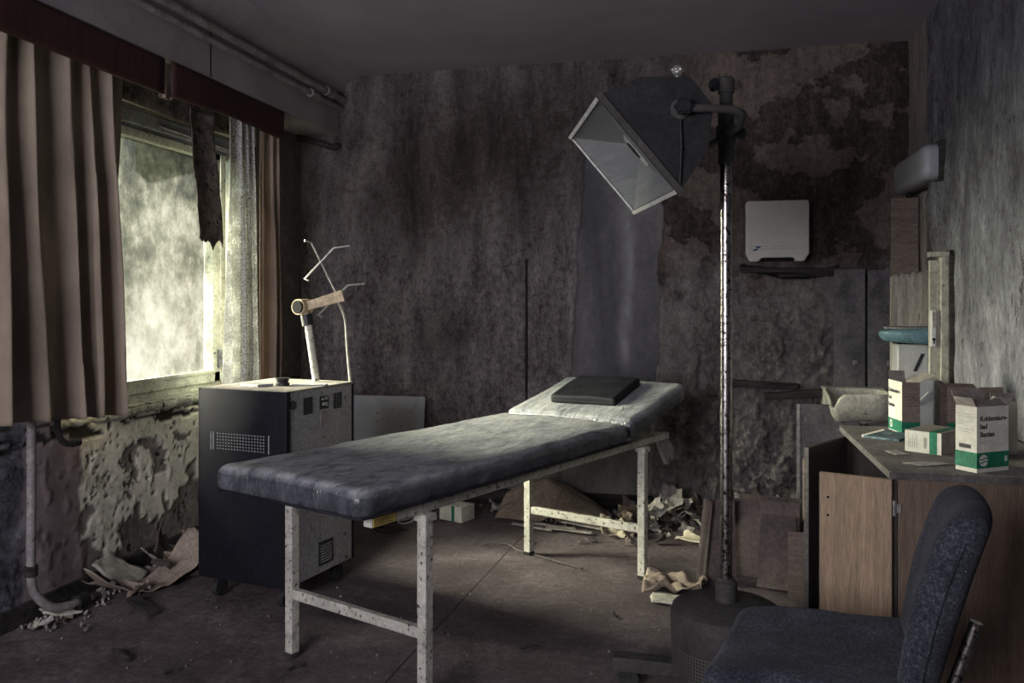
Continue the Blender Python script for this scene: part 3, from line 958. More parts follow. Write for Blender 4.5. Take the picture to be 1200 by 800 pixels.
# ------------------------------------------------------------------ pipes
t = thing('ceiling_pipe', 'upper white pipe running along the ceiling beam', 'pipe', (-2.285, 3.5, 2.55))
MB().cyl((0, -4.0, 0), (0, 1.60, 0), 0.021, 16).build('pipe', M['pipe'], t, True)
MB().cyl((0, 1.30, 0), (0, 1.40, 0), 0.031, 16).build('coupling', M['pipe'], t, True)
t = thing('ceiling_pipe', 'lower white pipe running along the ceiling beam', 'pipe', (-2.30, 3.5, 2.495))
MB().cyl((0, -4.0, 0), (0, 1.60, 0), 0.017, 16).build('pipe', M['pipe'], t, True)
MB().cyl((0, 1.12, 0), (0, 1.22, 0), 0.026, 16).build('coupling', M['pipe'], t, True)
t = thing('heating_pipe', 'white vertical heating pipe under the left curtain bending to a black cap at the floor', 'pipe', (-2.50, 2.71, 0))
MB().tube([(0, 0, 0.95), (0, 0, 0.5), (0, 0, 0.20), (0.01, 0.02, 0.12), (0.03, 0.07, 0.065), (0.04, 0.14, 0.045), (0.04, 0.19, 0.042)], 0.017, 14, 4).build('pipe', M['pipe'], t, True)
MB().cyl((0.04, 0.185, 0.042), (0.04, 0.24, 0.042), 0.028, 16).build('cap', M['black'], t, True)
MB().cyl((0, 0, 0.205), (0, 0, 0.245), 0.023, 14).build('coupling', M['burnt'], t, True)
t = thing('pipe_stub', 'short bent pipe stub poking out below the curtain hem', 'pipe', (-2.53, 2.90, 0.66))
MB().tube([(-0.06, -0.03, 0.22), (0, -0.03, 0.14), (0, -0.025, 0.08), (0.0, -0.005, 0.035), (0.0, 0.03, 0.012), (0, 0.065, 0.008)], 0.013, 12, 4).build('pipe', M['base_grey'], t, True)
MB().cyl((0, 0.060, 0.008), (0, 0.095, 0.008), 0.017, 12).build('cap', M['black'], t, True)
t = thing('wall_pipe', 'dark pipe end jutting from the corner under the ceiling beam', 'pipe', (-2.42, 5.0, 2.29))
MB().tube([(-0.16, 0.0, 0.02), (0.0, 0.0, -0.02), (0.07, 0.02, -0.045), (0.10, 0.07, -0.03)], 0.020, 12, 3).build('pipe', M['burnt'], t, True)

# ------------------------------------------------------------------ black and grey cabinet on castors
ang = math.radians(-10.3)
t = thing('apparatus_cabinet', 'black and grey rolling apparatus cabinet standing beside the window', 'cabinet', (-1.640, 3.085, 0), ang)
W, Dp, Z0, Z1 = 0.455, 0.485, 0.09, 0.885
# local x runs left (negative) along the front, local y runs back
b = MB()
b.bounds(-W, 0, 0, 0.018, Z0, Z1, 0.006)
b.bounds(-W, 0, Dp - .018, Dp, Z0, Z1, 0.006)
b.cyl((-0.008, 0.014, Z0), (-0.008, 0.014, Z1), 0.013)
b.bounds(-0.004, 0.004, 0.0, 0.022, Z0, Z1)
b.bounds(-W, -W + 0.012, 0, Dp, Z0, Z1, 0.003)
b.build('black_casing', M['black_panel'], t, True)
b = MB(); b.bounds(-0.03, -0.001, 0.022, Dp - 0.022, Z0 + 0.004, Z1 - 0.006)
sp = b.build('side_panel', M['grey_panel'], t)
b = MB(); b.bounds(-W + 0.006, 0.001, 0.006, Dp - 0.004, Z1 - 0.008, Z1 + 0.002, 0.002)
b.build('top_panel', M['dusty_top'], t)
b = MB(); b.bounds(-W + .01, -0.01, 0.02, Dp - .02, Z0, Z0 + .02)
b.build('bottom_panel', M['black_panel'], t)
# vent grille on the front: rows of round punched holes between slots
vb = MB()
for i in range(17):
    for j in range(6):
        x = -W + 0.105 + i * 0.0150
        vb.box((x, -0.001, 0.70 - j * 0.0125 - 0.0), (0.006, 0.003, 0.005))
for x in (-W + 0.070, -W + 0.083, -0.084):
    vb.box((x, -0.001, 0.668), (0.005, 0.003, 0.075))
vb.build('vent_grille', M['grey_panel'], t)
for y0 in (0.115, 0.325):
    vb = MB()
    for i in range(5):
        vb.bounds(-0.002, 0.001, y0 + i * 0.013, y0 + i * 0.013 + 0.006, 0.78, 0.85)
    vb.build('side_vent', M['hole'], sp)
MB().cyl((-0.001, 0.045, 0.828), (0.004, 0.045, 0.828), 0.018, 20).cyl((0.003, 0.045, 0.828), (0.006, 0.045, 0.828), 0.009, 16).build('emblem', M['black'], sp, True)
MB().bounds(-0.001, 0.0016, 0.225, 0.285, 0.79, 0.845).build('rating_plate', M['ink'], sp)
lb = MB()
for (y, z, w, h_) in ((0.235, 0.828, .018, .008), (0.262, 0.828, .016, .008), (0.240, 0.805, .022, .012), (0.268, 0.80, .008, .018), (0.255, 0.838, .03, .003)):
    lb.bounds(0.0014, 0.0022, y, y + w, z, z + h_)
lb.build('plate_print', M['card_white'], sp)
MB().bounds(-0.001, 0.0016, 0.232, 0.278, 0.725, 0.778).build('rating_plate', M['card_inside'], sp)
fb = MB(); fb.bounds(-0.001, 0.004, 0.215, 0.315, 0.125, 0.225, 0.002)
fo = fb.build('lower_vent', M['black'], sp)
lv = MB()
for i in range(7):
    lv.bounds(0.003, 0.0055, 0.226, 0.304, 0.136 + i * 0.0115, 0.141 + i * 0.0115)
lv.build('vent_slat', M['grey_panel'], sp)
for (y, z) in ((0.06, 0.11), (0.42, 0.11)):
    MB().cyl((-0.001, y, z), (0.003, y, z), 0.006, 10).build('screw', M['black'], sp)
for (x, y) in ((-W + 0.06, 0.06), (-0.05, 0.06), (-W + 0.06, Dp - 0.07), (-0.05, Dp - 0.07)):
    c = MB().bounds(x - .012, x + .012, y - .02, y + .02, 0.05, 0.092).build('castor', M['black'], t)
    MB().cyl((x - 0.014, y, 0.036), (x + 0.014, y, 0.036), 0.036, 20).build('wheel', M['rubber'], c, True)
MB().cyl((-0.175, 0.20, Z1), (-0.175, 0.20, Z1 + 0.014), 0.030, 20).cyl((-0.175, 0.20, Z1 + .014), (-0.175, 0.20, Z1 + 0.036), 0.023, 20, 0.031).build('knob', M['black'], t, True)

def flat_item(name, label, cat, pts, z, h_, mat):
    b = MB(); b.prism([(x, y, z) for x, y in pts], (0, 0, h_))
    return tag(b.build(name, mat), label, cat)
# flat things lying on the cabinet top
tl = Matrix.Translation((-1.640, 3.085, 0)) @ Matrix.Rotation(ang, 4, 'Z')
def onbox(x, y): p = tl @ Vector((x, y, 0)); return (p.x, p.y)
flat_item('cover_plate', 'small grey plate lying at the front left of the cabinet top', 'plate',
          [onbox(*p) for p in ((-.345, .12), (-.225, .10), (-.20, .17), (-.33, .19))], Z1 + .003, .010, M['grey_panel'])
flat_item('cover_plate', 'thin pale plate lying at the back of the cabinet top beside the arm', 'plate',
          [onbox(*p) for p in ((-.13, .20), (-.005, .27), (-.02, .31), (-.15, .24))], Z1 + .003, .004, M['plastic_white'])

# jointed arm with its antenna rods, clamped to the back of the cabinet top
t = thing('electrode_arm', 'jointed metal arm with thin antenna rods rising from the cabinet top', 'arm', (-1.72, 3.55, Z1))
q = Vector((-1.73, 3.649, 0.89)); B0 = Vector((-1.72, 3.55, Z1))
def A3(x, y, z): return (Vector((x, y, z)) - q) * 0.965 + Vector((0, -0.06, 0)) + (q - B0) * Vector((1, 0, 0)).x * 0 + Vector((0, 0.0, 0.0))
def AA(x, y, z):
    p = Vector((x, y, z)) - q
    return Vector((p.x * 0.97, p.y * 0.97 - 0.03, p.z * 0.985))
MB().cyl(AA(-1.73, 3.649, .895), AA(-1.769, 3.64, 1.165), 0.017, 16).build('pole', M['white_metal'], t, True)
MB().cyl(AA(-1.768, 3.64, 1.15), AA(-1.777, 3.638, 1.20), 0.026, 16).build('sleeve', M['black'], t, True)
j = AA(-1.792, 3.635, 1.235)
MB().cyl(j + Vector((-.006, -.035, 0)), j + Vector((.006, .035, 0)), 0.036, 20).build('joint', M['brass'], t, True)
MB().cyl(j + Vector((-.008, -.042, 0)), j + Vector((-.004, -.030, 0)), 0.029, 20).build('joint_knob', M['hole'], t, True)
MB().tube([AA(-1.776, 3.638, 1.19), j], 0.020).build('fork', M['brass'], t, True)
b = MB()
p0, p1 = j + Vector((0.02, 0, 0.005)), AA(-1.605, 3.675, 1.288)
d = (p1 - p0).normalized(); up = Vector((0, 0, 1)); nn = d.cross(up).normalized(); up = nn.cross(d)
b.prism([p0 - up * .020 - nn * .015, p1 - up * .026 - nn * .015, p1 + up * .026 - nn * .015, p0 + up * .018 - nn * .015], nn * 0.03)
b.build('arm', M['brass'], t)
def rod(pts, r=0.0048): MB().tube([AA(*p) for p in pts], r, 8).build('rod', M['alu'], t, True)
rod([(-1.770, 3.61, 1.538), (-1.752, 3.645, 1.53), (-1.640, 3.671, 1.30)])
rod([(-1.745, 3.60, 1.355), (-1.785, 3.638, 1.362), (-1.652, 3.667, 1.506), (-1.585, 3.70, 1.518)])
rod([(-1.69, 3.62, 1.190), (-1.725, 3.651, 1.195), (-1.586, 3.682, 1.334), (-1.520, 3.72, 1.342)])
MB().tube([AA(-1.640, 3.671, 1.27), AA(-1.60, 3.678, 1.19), AA(-1.588, 3.68, 1.05), AA(-1.575, 3.684, .892)], 0.0065, 10, 5).build('cable', M['cream_wood'], t, True)

# ------------------------------------------------------------------ examination couch
U = math.radians(22.8)
t = thing('examination_couch', 'long examination couch with grey vinyl pad and raised headrest on cream frame', 'couch', (-0.849, 3.277, 0), -U)
# local: +y towards the head end, +x across to the camera's right
fz0, fz1 = 0.595, 0.625
b = MB()
b.bounds(0.272, 0.308, -0.96, 1.02, fz0, fz1, 0.003)
b.bounds(-0.308, -0.272, -0.76, 1.02, fz0, fz1, 0.003)
for y in (-0.75, 0.50, 0.98):
    b.bounds(-0.28, 0.28, y, y + 0.03, fz0, fz1 - .002, 0.003)
b.build('frame', M['white_metal'], t)
def legf(x, y):
    g = MB(); g.bounds(x - .018, x + .018, y - .018, y + .018, 0.012, fz0 + .002, 0.003)
    g.bounds(x - .026, x + .026, y - .026, y + .026, fz0 - .022, fz0, .002)
    l = g.build('leg', M['white_metal'], t)
    MB().bounds(x - .020, x + .020, y - .020, y + .020, 0, 0.016, .003).build('foot', M['burnt'], l)
for x in (-.312, .312):
    for y in (-.735, .735):
        legf(x, y)
for y in (-.735, .735):
    MB().bounds(-.296, .296, y - .013, y + .013, 0.205, 0.240, 0.003).build('stretcher', M['white_metal'], t)
# main pad
def pad_def(p):
    x, y, z = p
    if z > 0:
        z += 0.010 * (1 - (x / 0.34) ** 2) + 0.005 * fbm(x * 4, y * 3, 1.1) + 0.0022 * fbm(x * 16, y * 9, 4)
        z -= 0.010 * math.exp(-((y + 0.1) / 0.4) ** 2) * (1 - (x / .33) ** 2)
    else:
        z *= 1.0
    k = 1 + 0.006 * fbm(y * 8, z * 5, 2)
    # pleats round the foot end
    e = max(0.0, (-y - 0.70) / 0.08)
    if e > 0.5:
        y += 0.003 * math.sin(x * 75 + 2 * math.sin(x * 20))
    return Vector((x * k, y, z))
bm = rounded((0.685, 1.60, 0.092), 0.036, (34, 70, 8), pad_def)
bmesh.ops.translate(bm, verts=bm.verts, vec=(0, -0.235, fz1 + 0.046))
bm_obj('mattress', bm, M['vinyl'], t)
bm = bmesh.new()
# piping bead along the lower edge
loop = []
hw, y0, y1, rr = 0.341, -1.034, 0.562, 0.030
pb = MB()
pb.tube([(-hw, y1, .640), (-hw, y0 + rr, .640), (-hw + rr * .3, y0 + rr * .3, .640), (-hw + rr, y0, .640), (hw - rr, y0, .640), (hw - rr * .3, y0 + rr * .3, .640), (hw, y0 + rr, .640), (hw, y1, .640)], 0.0045, 8)
pb.build('piping', M['vinyl_dark'], t, True)
# headrest
el = math.asin((0.850 - 0.725) / 0.58)
def head_def(p):
    x, y, z = p
    if z > 0:
        z += 0.008 * (1 - (x / 0.34) ** 2) + 0.004 * fbm(x * 5, y * 4, 7.7)
    q = Vector((x, y + 0.290, z - 0.042))
    yy = q.y * math.cos(el) - q.z * math.sin(el)
    zz = q.y * math.sin(el) + q.z * math.cos(el)
    return Vector((q.x, yy + 0.572, zz + 0.725))
bm = rounded((0.685, 0.58, 0.088), 0.032, (34, 30, 8), head_def)
bm_obj('headrest', bm, M['vinyl'], t)
# lifting linkage under the headrest
b = MB()
for x in (-.26, .26):
    b = MB()
    b.box((x, 0.845, 0.668), (0.022, 0.42, 0.010), (math.radians(11), 0, 0))
    b.box((x, 0.93, 0.68), (0.012, 0.012, 0.115))
    b.build('lifting_bracket', M['white_metal'], t)
b = MB()
b.prism([(.250, 0.97, .600), (.262, 1.04, .605), (.262, 1.13, .53), (.262, 1.12, .47), (.262, 1.06, .46), (.262, 1.00, .53)], (0.020, 0, 0))
b.build('release_lever', M['grey_panel'], t)
yl = MB().bounds(0.307, 0.3105, -0.955, -0.865, fz0 + 0.003, fz1 - .002).build('type_label', M['yellow'], t)
yl['label'] = 'yellow type label on the frame'
lb = MB()
for i in range(4):
    lb.bounds(0.3103, 0.3110, -0.950, -0.875 - 0.02 * (i % 2), fz0 + .0065 + i * .005, fz0 + .0085 + i * .005)
lb.build('label_print', M['ink'], yl)

# flat dark cushion lying on the headrest
t2 = thing('head_cushion', 'flat dark vinyl cushion lying on the raised headrest', 'cushion', (-0.50, 4.02, 0.78), -U)
CT = Matrix.Translation((-0.849, 3.277, 0)) @ Matrix.Rotation(-U, 4, 'Z')
def cdef(p):
    x, y, z = p
    z += 0.004 * fbm(x * 6, y * 6, 3) + (0.004 * (1 - (x / .17) ** 2) if z > 0 else 0)
    return Vector((x, y, z))
bm = rounded((0.335, 0.33, 0.040), 0.010, (20, 20, 5), cdef)
c = bm_obj('cushion_body', bm, M['vinyl_dark'], t2)
loc = Vector((-0.005, 0.572 + 0.30 * math.cos(el), 0.725 + 0.30 * math.sin(el) + 0.030))
w = CT @ loc
t2.location = w
c.rotation_euler = (el, 0, math.radians(6))
bm = MB(); bm.box((0, -0.1665, -0.004), (0.30, 0.003, 0.004))
o = bm.build('seam', M['ink'], t2); o.rotation_euler = (el, 0, math.radians(6))

# ------------------------------------------------------------------ heat lamp on a wheeled stand
PX, PY = 0.063, 2.723
t = thing('heat_lamp', 'tall heat lamp with black faceted reflector on a chrome pole and drum base', 'lamp', (PX, PY, 0))
MB().lathe([(0.150, 0.098), (0.168, 0.104), (0.168, 0.185)], (0, 0, 0), 48).build('drum_guard', M['perforated'], t, True)
MB().lathe([(0.170, 0.183), (0.172, 0.270), (0.166, 0.290), (0.150, 0.300), (0.050, 0.312), (0.001, 0.314)], (0, 0, 0), 48).build('drum', M['base_grey'], t, True)
MB().lathe([(0.034, 0.305), (0.034, 0.372), (0.025, 0.376), (0.025, 0.385)], (0, 0, 0), 28).build('socket', M['base_grey'], t, True)
MB().cyl((0, 0, 0.37), (0, 0, 1.86), 0.0185, 28).build('pole', M['chrome'], t, True)
# pulled forward foot arms in a cross
fa = math.atan2(0.012, -0.310)
for k in range(4):
    a = math.atan2(2.735 - PY, -0.247 - PX) + k * PI / 2 + (0.25 if k else 0)
    dx, dy = math.cos(a), math.sin(a)
    l = MB().box((dx * 0.19, dy * 0.19, 0.085), (0.33, 0.062, 0.045), (0, 0, a), 0.005).build('foot_arm', M['base_grey'], t)
    wx, wy = dx * 0.305, dy * 0.305
    cst = MB().cyl((wx, wy, 0.045), (wx, wy, 0.066), 0.016, 14).build('castor', M['rubber'], l, True)
    ob = MB()
    ob.cyl((wx - dy * .013, wy + dx * .013, 0.034), (wx + dy * .013, wy - dx * .013, 0.034), 0.034, 22)
    ob.cyl((wx - dy * .016, wy + dx * .016, 0.034), (wx + dy * .016, wy - dx * .016, 0.034), 0.012, 14)
    ob.build('wheel', M['rubber'], l, True)
# sleeve and collars
MB().lathe([(0.022, 1.68), (0.025, 1.684), (0.025, 1.86), (0.020, 1.864)], (0, 0, 0), 28).build('sleeve', M['base_grey'], t, True)
MB().lathe([(0.020, 1.862), (0.020, 1.90), (0.0255, 1.902), (0.0255, 1.945), (0.018, 1.952), (0.001, 1.953)], (0, 0, 0), 28).build('top_collar', M['base_grey'], t, True)
MB().cyl((-0.022, 0, 1.927), (-0.036, -0.004, 1.927), 0.009).build('knob_stem', M['black'], t)
def star_knob(c, axis, r, h_, parent, name='clamp_knob'):
    b = MB(); axis = Vector(axis).normalized(); c = Vector(c)
    b.cyl(c, c + axis * h_, r, 8)
    b.cyl(c + axis * h_, c + axis * (h_ + 0.004), r * .8, 8)
    qd = axis.to_track_quat('Z', 'Y')
    for i in range(6):
        o_ = qd @ Vector((math.cos(i * PI / 3) * r * .85, math.sin(i * PI / 3) * r * .85, 0))
        b.cyl(c + o_, c + o_ + axis * h_, r * .30, 8)
    return b.build(name, M['black'], parent, True)
star_knob((-0.030, -0.012, 1.927), (-1, -0.5, 0), 0.018, 0.016, t)
MB().cyl((0.02, 0, 1.773), (0.045, 0.0, 1.773), 0.008).build('knob_stem', M['black'], t)
star_knob((0.038, -0.01, 1.773), (1, -0.5, 0), 0.018, 0.016, t)
# housing: profile in the plane (w, z), extruded along e
ev = Vector((-0.288, 0.958, 0)).normalized()
wv = Vector((ev.y, -ev.x, 0))
A0 = Vector((-0.290, 2.345, 1.827)) - Vector((PX, PY, 0))
LW = 0.60
def HP(w_, z_, e_=0.0): return A0 + wv * w_ + Vector((0, 0, 1)) * z_ + ev * e_
prof = [(0.0, 0.0), (0.117, 0.052), (0.259, 0.055), (0.325, -0.024), (0.311, -0.149), (0.230, -0.267)]
b = MB()
# shell without its open mouth (the side from last to first point)
bmv = b.bm
fr = [bmv.verts.new(HP(*p)) for p in prof]
bk = [bmv.verts.new(HP(*p, LW)) for p in prof]
bmv.faces.new(fr)
bmv.faces.new(bk[::-1])
for i in range(len(prof) - 1):
    bmv.faces.new((fr[i], bk[i], bk[i + 1], fr[i + 1]))
hs = b.build('housing', M['lamp_black'], t)
md = hs.modifiers.new('thickness', 'SOLIDIFY'); md.thickness = 0.003
# mouth: axis m runs along A->D, k points into the body
mdir = Vector((0.230, -0.267)).normalized(); Lm = 0.352
kdir = Vector((0.757, 0.652)).normalized()
def RP(m_, k_, e_):
    return HP(mdir.x * m_ + kdir.x * k_, mdir.y * m_ + kdir.y * k_, e_)
g = 0.012
b = MB()
R1, R2 = RP(0.148, 0.085, 0.42), RP(0.219, 0.082, 0.42)
Ai, Bi, Ci, Di = RP(g, 0.004, g), RP(g, 0.004, LW - g), RP(Lm - g, 0.004, LW - g), RP(Lm - g, 0.004, g)
b.poly([Ai, Bi, R1]); b.poly([Bi, Ci, R2, R1]); b.poly([Ci, Di, R2]); b.poly([Di, Ai, R1, R2])
rf = b.build('reflector', M['lamp_inner'], hs)
# slot on the near facet with the lamp socket
nf = (Di - Ai).cross(R1 - Ai).normalized()
cc = (Ai + Di) / 2 * 0.30 + (R1 + R2) / 2 * 0.70 - mdir.x * 0 * wv
mv = (Di - Ai).normalized(); sv = ((R1 + R2) / 2 - (Ai + Di) / 2).normalized()
if nf.dot(RP(0.18, -1, 0.3) - RP(0.18, 0, .3)) < 0: nf = -nf
b = MB()
b.prism([cc + mv * (0.032 * math.cos(a)) + sv * (0.038 * math.sin(a)) + nf * 0.002 for a in [i * PI / 10 for i in range(20)]], nf * 0.002)
b.build('lamp_opening', M['hole'], hs)
b = MB()
b.prism([cc + mv * x_ + sv * y_ + nf * 0.0008 for x_, y_ in ((-.055, -.07), (.065, -.07), (.065, .05), (-.045, .05))], nf * 0.001)
b.build('socket_plate', M['lamp_rim'], hs)
# rim frame round the mouth
b = MB()
def bar(p, q, r):
    d = (q - p).normalized()
    a_ = d.cross(Vector((kdir.x * wv.x, kdir.x * wv.y, kdir.y))).normalized(); b_ = d.cross(a_).normalized()
    p = p - d * r; q = q + d * r
    b.prism([p + a_ * r + b_ * r, p - a_ * r + b_ * r, p - a_ * r - b_ * r, p + a_ * r - b_ * r], q - p)
A_, B_, C_, D_ = RP(0.004, 0, 0.004), RP(0.004, 0, LW - .004), RP(Lm - .004, 0, LW - .004), RP(Lm - .004, 0, 0.004)
bar(A_, B_, .006); bar(C_, D_, .006); bar(B_, C_, .003)
b.build('mouth_rim', M['lamp_rim'], hs)
b = MB(); bar(A_ - ev * .004, D_ - ev * .004, .0085)
b.build('mouth_edge', M['base_grey'], hs)
# handle knob on top of the housing, drop rod on the near side plate
kp = HP(0.232, 0.052, 0.035)
b = MB(); b.cyl(kp, kp + Vector((0, 0, .018)), 0.007)
b.ball(kp + Vector((0, 0, .028)), 0.017)
for i in range(7):
    b.ball(kp + Vector((0.014 * math.cos(i * .9), 0.014 * math.sin(i * .9), .030)), 0.0065)
b.build('top_handle', M['alu'], hs, True)
K0 = HP(0.230, -0.037, 0)
MB().cyl(K0, K0 - ev * 0.006, 0.029, 20).build('pivot_plate', M['base_grey'], t, True)
star_knob(K0 - ev * 0.03, -ev, 0.022, 0.018, t, 'pivot_knob')
MB().tube([K0 + Vector((0, 0, -.03)) - ev * .008, HP(0.231, -0.15, -.012), HP(0.228, -0.245, -.008)], 0.0028, 8).ball(HP(0.230, -0.15, -.012), 0.006).build('stay_rod', M['black'], t, True)
K1 = HP(0.230, -0.037, LW)
star_knob(K1 + ev * 0.02, ev, 0.022, 0.018, t, 'pivot_knob')
pts = [HP(.230, -.040, -.020), HP(.28, -.040, -.030), HP(.360, -.042, -.028), HP(.402, -.048, -.010), HP(.418, -.055, .04), HP(.440, -.058, .12), HP(.447, -.055, .235), HP(.455, -.050, .40), HP(.460, -.046, .54), HP(.43, -.044, .615), HP(.33, -.040, .635), HP(.23, -.037, .62)]
MB().tube(pts, 0.0115, 12, 4).build('yoke', M['base_grey'], t, True)
MB().lathe([(0.025, 1.748), (0.030, 1.75), (0.030, 1.80), (0.025, 1.802)], (0, 0, 0), 24).build('clamp', M['base_grey'], t, True)

# ------------------------------------------------------------------ corner desk cabinet with open doors
t = thing('desk_cabinet', 'wooden desk cabinet with a dusty grey top and swung-open doors against the right wall', 'cabinet', (0.53, 2.66, 0))
DX, DY, DZ = 0.56, 0.95, 0.75
b = MB(); b.prism([(0, 0, DZ - .022), (DX, 0.0, DZ - .022), (DX, DY, DZ - .022), (0, DY, DZ - .022)], (0, 0, .022))
b.build('desktop', M['desk_top'], t)
b = MB(); b.bounds(-.003, 0.001, -.001, DY, DZ - .022, DZ - .001); b.bounds(0, DX, -.003, .0005, DZ - .022, DZ - .001)
b.build('edge_band', M['edge'], t)
b = MB(); b.bounds(0.022, DX, 0.010, 0.028, 0.0, DZ - .024)
b.build('front_panel', M['oak_dark'], t)
b = MB(); b.bounds(0.02, DX, DY - .03, DY - .012, 0.0, DZ - .024); b.bounds(DX - .02, DX - .004, 0.028, DY - .03, 0.0, DZ - .024); b.bounds(0.03, DX - .02, 0.03, DY - .03, 0.04, 0.058)
b.build('carcass', M['dark_wood'], t)
b = MB(); b.bounds(0.03, DX - .02, 0.03, DY - .03, 0.40, 0.416)
b.build('shelf', M['dark_wood'], t)
b = MB(); b.bounds(0.002, 0.020, 0.012, 0.030, 0.0, DZ - .024)
b.build('corner_post', M['dark_wood'], t)
for z in (0.62, 0.12):
    MB().cyl((0.010, 0.006, z), (0.010, 0.006, z + .045), 0.0085, 12).bounds(0.005, 0.03, 0.004, 0.0105, z + .008, z + .036).build('hinge', M['alu'], t, True)
def door(hx, hy, vx, vy, L, mat, holes, z0=0.045, z1=0.728):
    a = math.atan2(vy, vx)
    th = 0.017
    b = MB()
    b.box((L / 2, 0, (z0 + z1) / 2), (L, th, z1 - z0), None, 0.001)
    d = b.build('door', mat, t)
    d.location = (hx, hy, 0); d.rotation_euler = (0, 0, a)
    MB().bounds(L - .0005, L + .001, -th / 2, th / 2, z0, z1).build('edge_strip', M['edge'], d)
    for z in holes:
        MB().cyl((L - .025, -th / 2 - .001, z), (L - .025, th / 2 + .001, z), .004, 8).build('screw_hole', M['hole'], d)
    return d
d1 = door(0.004, -0.006, -.185, 0.072, 0.205, M['oak'], (.655, .60))
d2 = door(0.000, 0.815, -.172, -.300, 0.36, M['dark_wood'], ())
# ragged edge of the far door
MB().box((0.352, -0.004, 0.55), (0.012, 0.02, 0.16)).box((0.355, -.004, .66), (0.008, .02, .05)).build('door_splinter', M['oak'], d2)
MB().tube([(0.02, 0.012, .13), (-.0, -.03, .16), (0.03, -.045, .10), (.05, -.02, .02)], .006, 8, 4).build('cable', M['black'], t, True)

# --- boxes on the desk -----------------------------------------------------------
def carton(name, label, loc, rz, w, d, h, side_mats, group=None, open_top=True, flaps=(), tilt=(0, 0)):
    """w along local x (front face at y=0 towards -y), d along y; side_mats: dict front/left/right/back/top"""
    t = thing(name, label, 'box', loc, rz, group)
    th = 0.0016
    def wall(nm, x0, x1, y0, y1, z0=0, z1=h):
        o = MB().bounds(x0, x1, y0, y1, z0, z1).build(nm, M[side_mats.get(nm, side_mats.get('all', 'card_white'))], t)
        return o
    parts = {}
    parts['front_side'] = MB().bounds(0, w, 0, th, 0, h).build('front_side', M[side_mats['front']], t)
    parts['back_side'] = MB().bounds(0, w, d - th, d, 0, h).build('back_side', M[side_mats['back']], t)
    parts['left_side'] = MB().bounds(-.0002, th, 0.0005, d - .0005, 0, h).build('left_side', M[side_mats['left']], t)
    parts['right_side'] = MB().bounds(w - th, w + .0002, 0.0005, d - .0005, 0, h).build('right_side', M[side_mats['right']], t)
    parts['base'] = MB().bounds(th, w - th, th, d - th, 0.0005, th).build('base', M[side_mats['back']], t)
    if not open_top:
        MB().bounds(0, w, 0, d, h, h + th).build('lid', M[side_mats.get('top', side_mats['front'])], t)
    for (side, ln, a, mt) in flaps:
        f = MB()
        if side == 'back':
            f.bounds(0.003, w - .003, 0, th, 0, ln); o = f.build('flap', M[mt], t); o.location = (0, d - th, h); o.rotation_euler = (a, 0, 0)
        elif side == 'front':
            f.bounds(0.003, w - .003, 0, th, 0, ln); o = f.build('flap', M[mt], t); o.location = (0, 0, h); o.rotation_euler = (a, 0, 0)
        elif side == 'right':
            f.bounds(0, th, 0.003, d - .003, 0, ln); o = f.build('flap', M[mt], t); o.location = (w - th, 0, h); o.rotation_euler = (0, a, 0)
        else:
            f.bounds(0, th, 0.003, d - .003, 0, ln); o = f.build('flap', M[mt], t); o.location = (0, 0, h); o.rotation_euler = (0, a, 0)
    return t, parts

def disc_logo(parent, c, r, rot, mat_ring, mat_in):
    """white disc with two green waves"""
    b = MB()
    b.prism([(r * math.cos(i * PI / 16), r * math.sin(i * PI / 16), 0) for i in range(32)], (0, 0, 0.0006))
    o = b.build('emblem', M[mat_ring], parent); o.location = c; o.rotation_euler = rot
    for s in (-.28, .28):
        pts_u = [(x * r * .98, (s + .13 * math.sin(x * 3.3)) * r + 0.10 * r) for x in [-1 + .1 * i for i in range(21)]]
        pts_d = [(x, y - 0.22 * r) for x, y in reversed(pts_u)]
        poly = [(x, y, 0.0007) for x, y in pts_u + pts_d if True]
        lim = []
        for x, y, z in poly:
            rr = math.hypot(x, y)
            if rr > r * .96: x, y = x * r * .96 / rr, y * r * .96 / rr
            lim.append((x, y, z))
        b = MB(); b.prism(lim, (0, 0, .0004))
        o = b.build('emblem_wave', M[mat_in], parent); o.location = c; o.rotation_euler = rot

FR = (PI / 2, 0, 0)
LF = (PI / 2, 0, -PI / 2)
# main box: front-left corner at (0.772, 2.657)
rz = math.radians(35)
w_, d_, h_ = 0.130, 0.072, 0.192
t, P = carton('carton_box', 'upright white carton with green band and bold lettering nearest the desk front',
              (0.770, 2.690, DZ), rz, w_, d_, h_, dict(front='card_white', left='card_white', right='card_white', back='card_inside'),
              flaps=(('back', .045, math.radians(-25), 'card_inside'), ('left', .030, math.radians(-30), 'card_inside'), ('front', .035, math.radians(-66), 'card_inside'), ('right', .03, math.radians(50), 'card_inside')))
fs, ls = P['front_side'], P['left_side']
MB().bounds(-.0006, w_ + .0006, -.0008, -.0001, 0.012, 0.058).build('green_band', M['green'], fs)
MB().bounds(-.001, -.0003, -.0006, d_ + .0006, 0.012, 0.058).build('green_band', M['green'], ls)
text('lettering', 'Kohlensäure-', 0.0210, M['ink'], fs, (0.012, -.0007, 0.150), FR, 0.00035)
text('lettering', 'bad', 0.0210, M['ink'], fs, (0.012, -.0007, 0.127), FR, 0.00035)
text('lettering', 'Bastian', 0.0210, M['ink'], fs, (0.012, -.0007, 0.104), FR, 0.00035)
b = MB()
for i, L in enumerate((.045, .028)):
    b.bounds(0.013, 0.013 + L, -.0007, -.0002, 0.090 - i * .006, 0.0912 - i * .006)
b.build('small_print', M['grey_ink'], fs)
disc_logo(fs, (0.026, -.0009, 0.035), 0.017, FR, 'card_white', 'green')
text('lettering', 'B', 0.022, M['card_white'], fs, (0.112, -.0010, 0.028), FR, 0.0006)
b = MB()
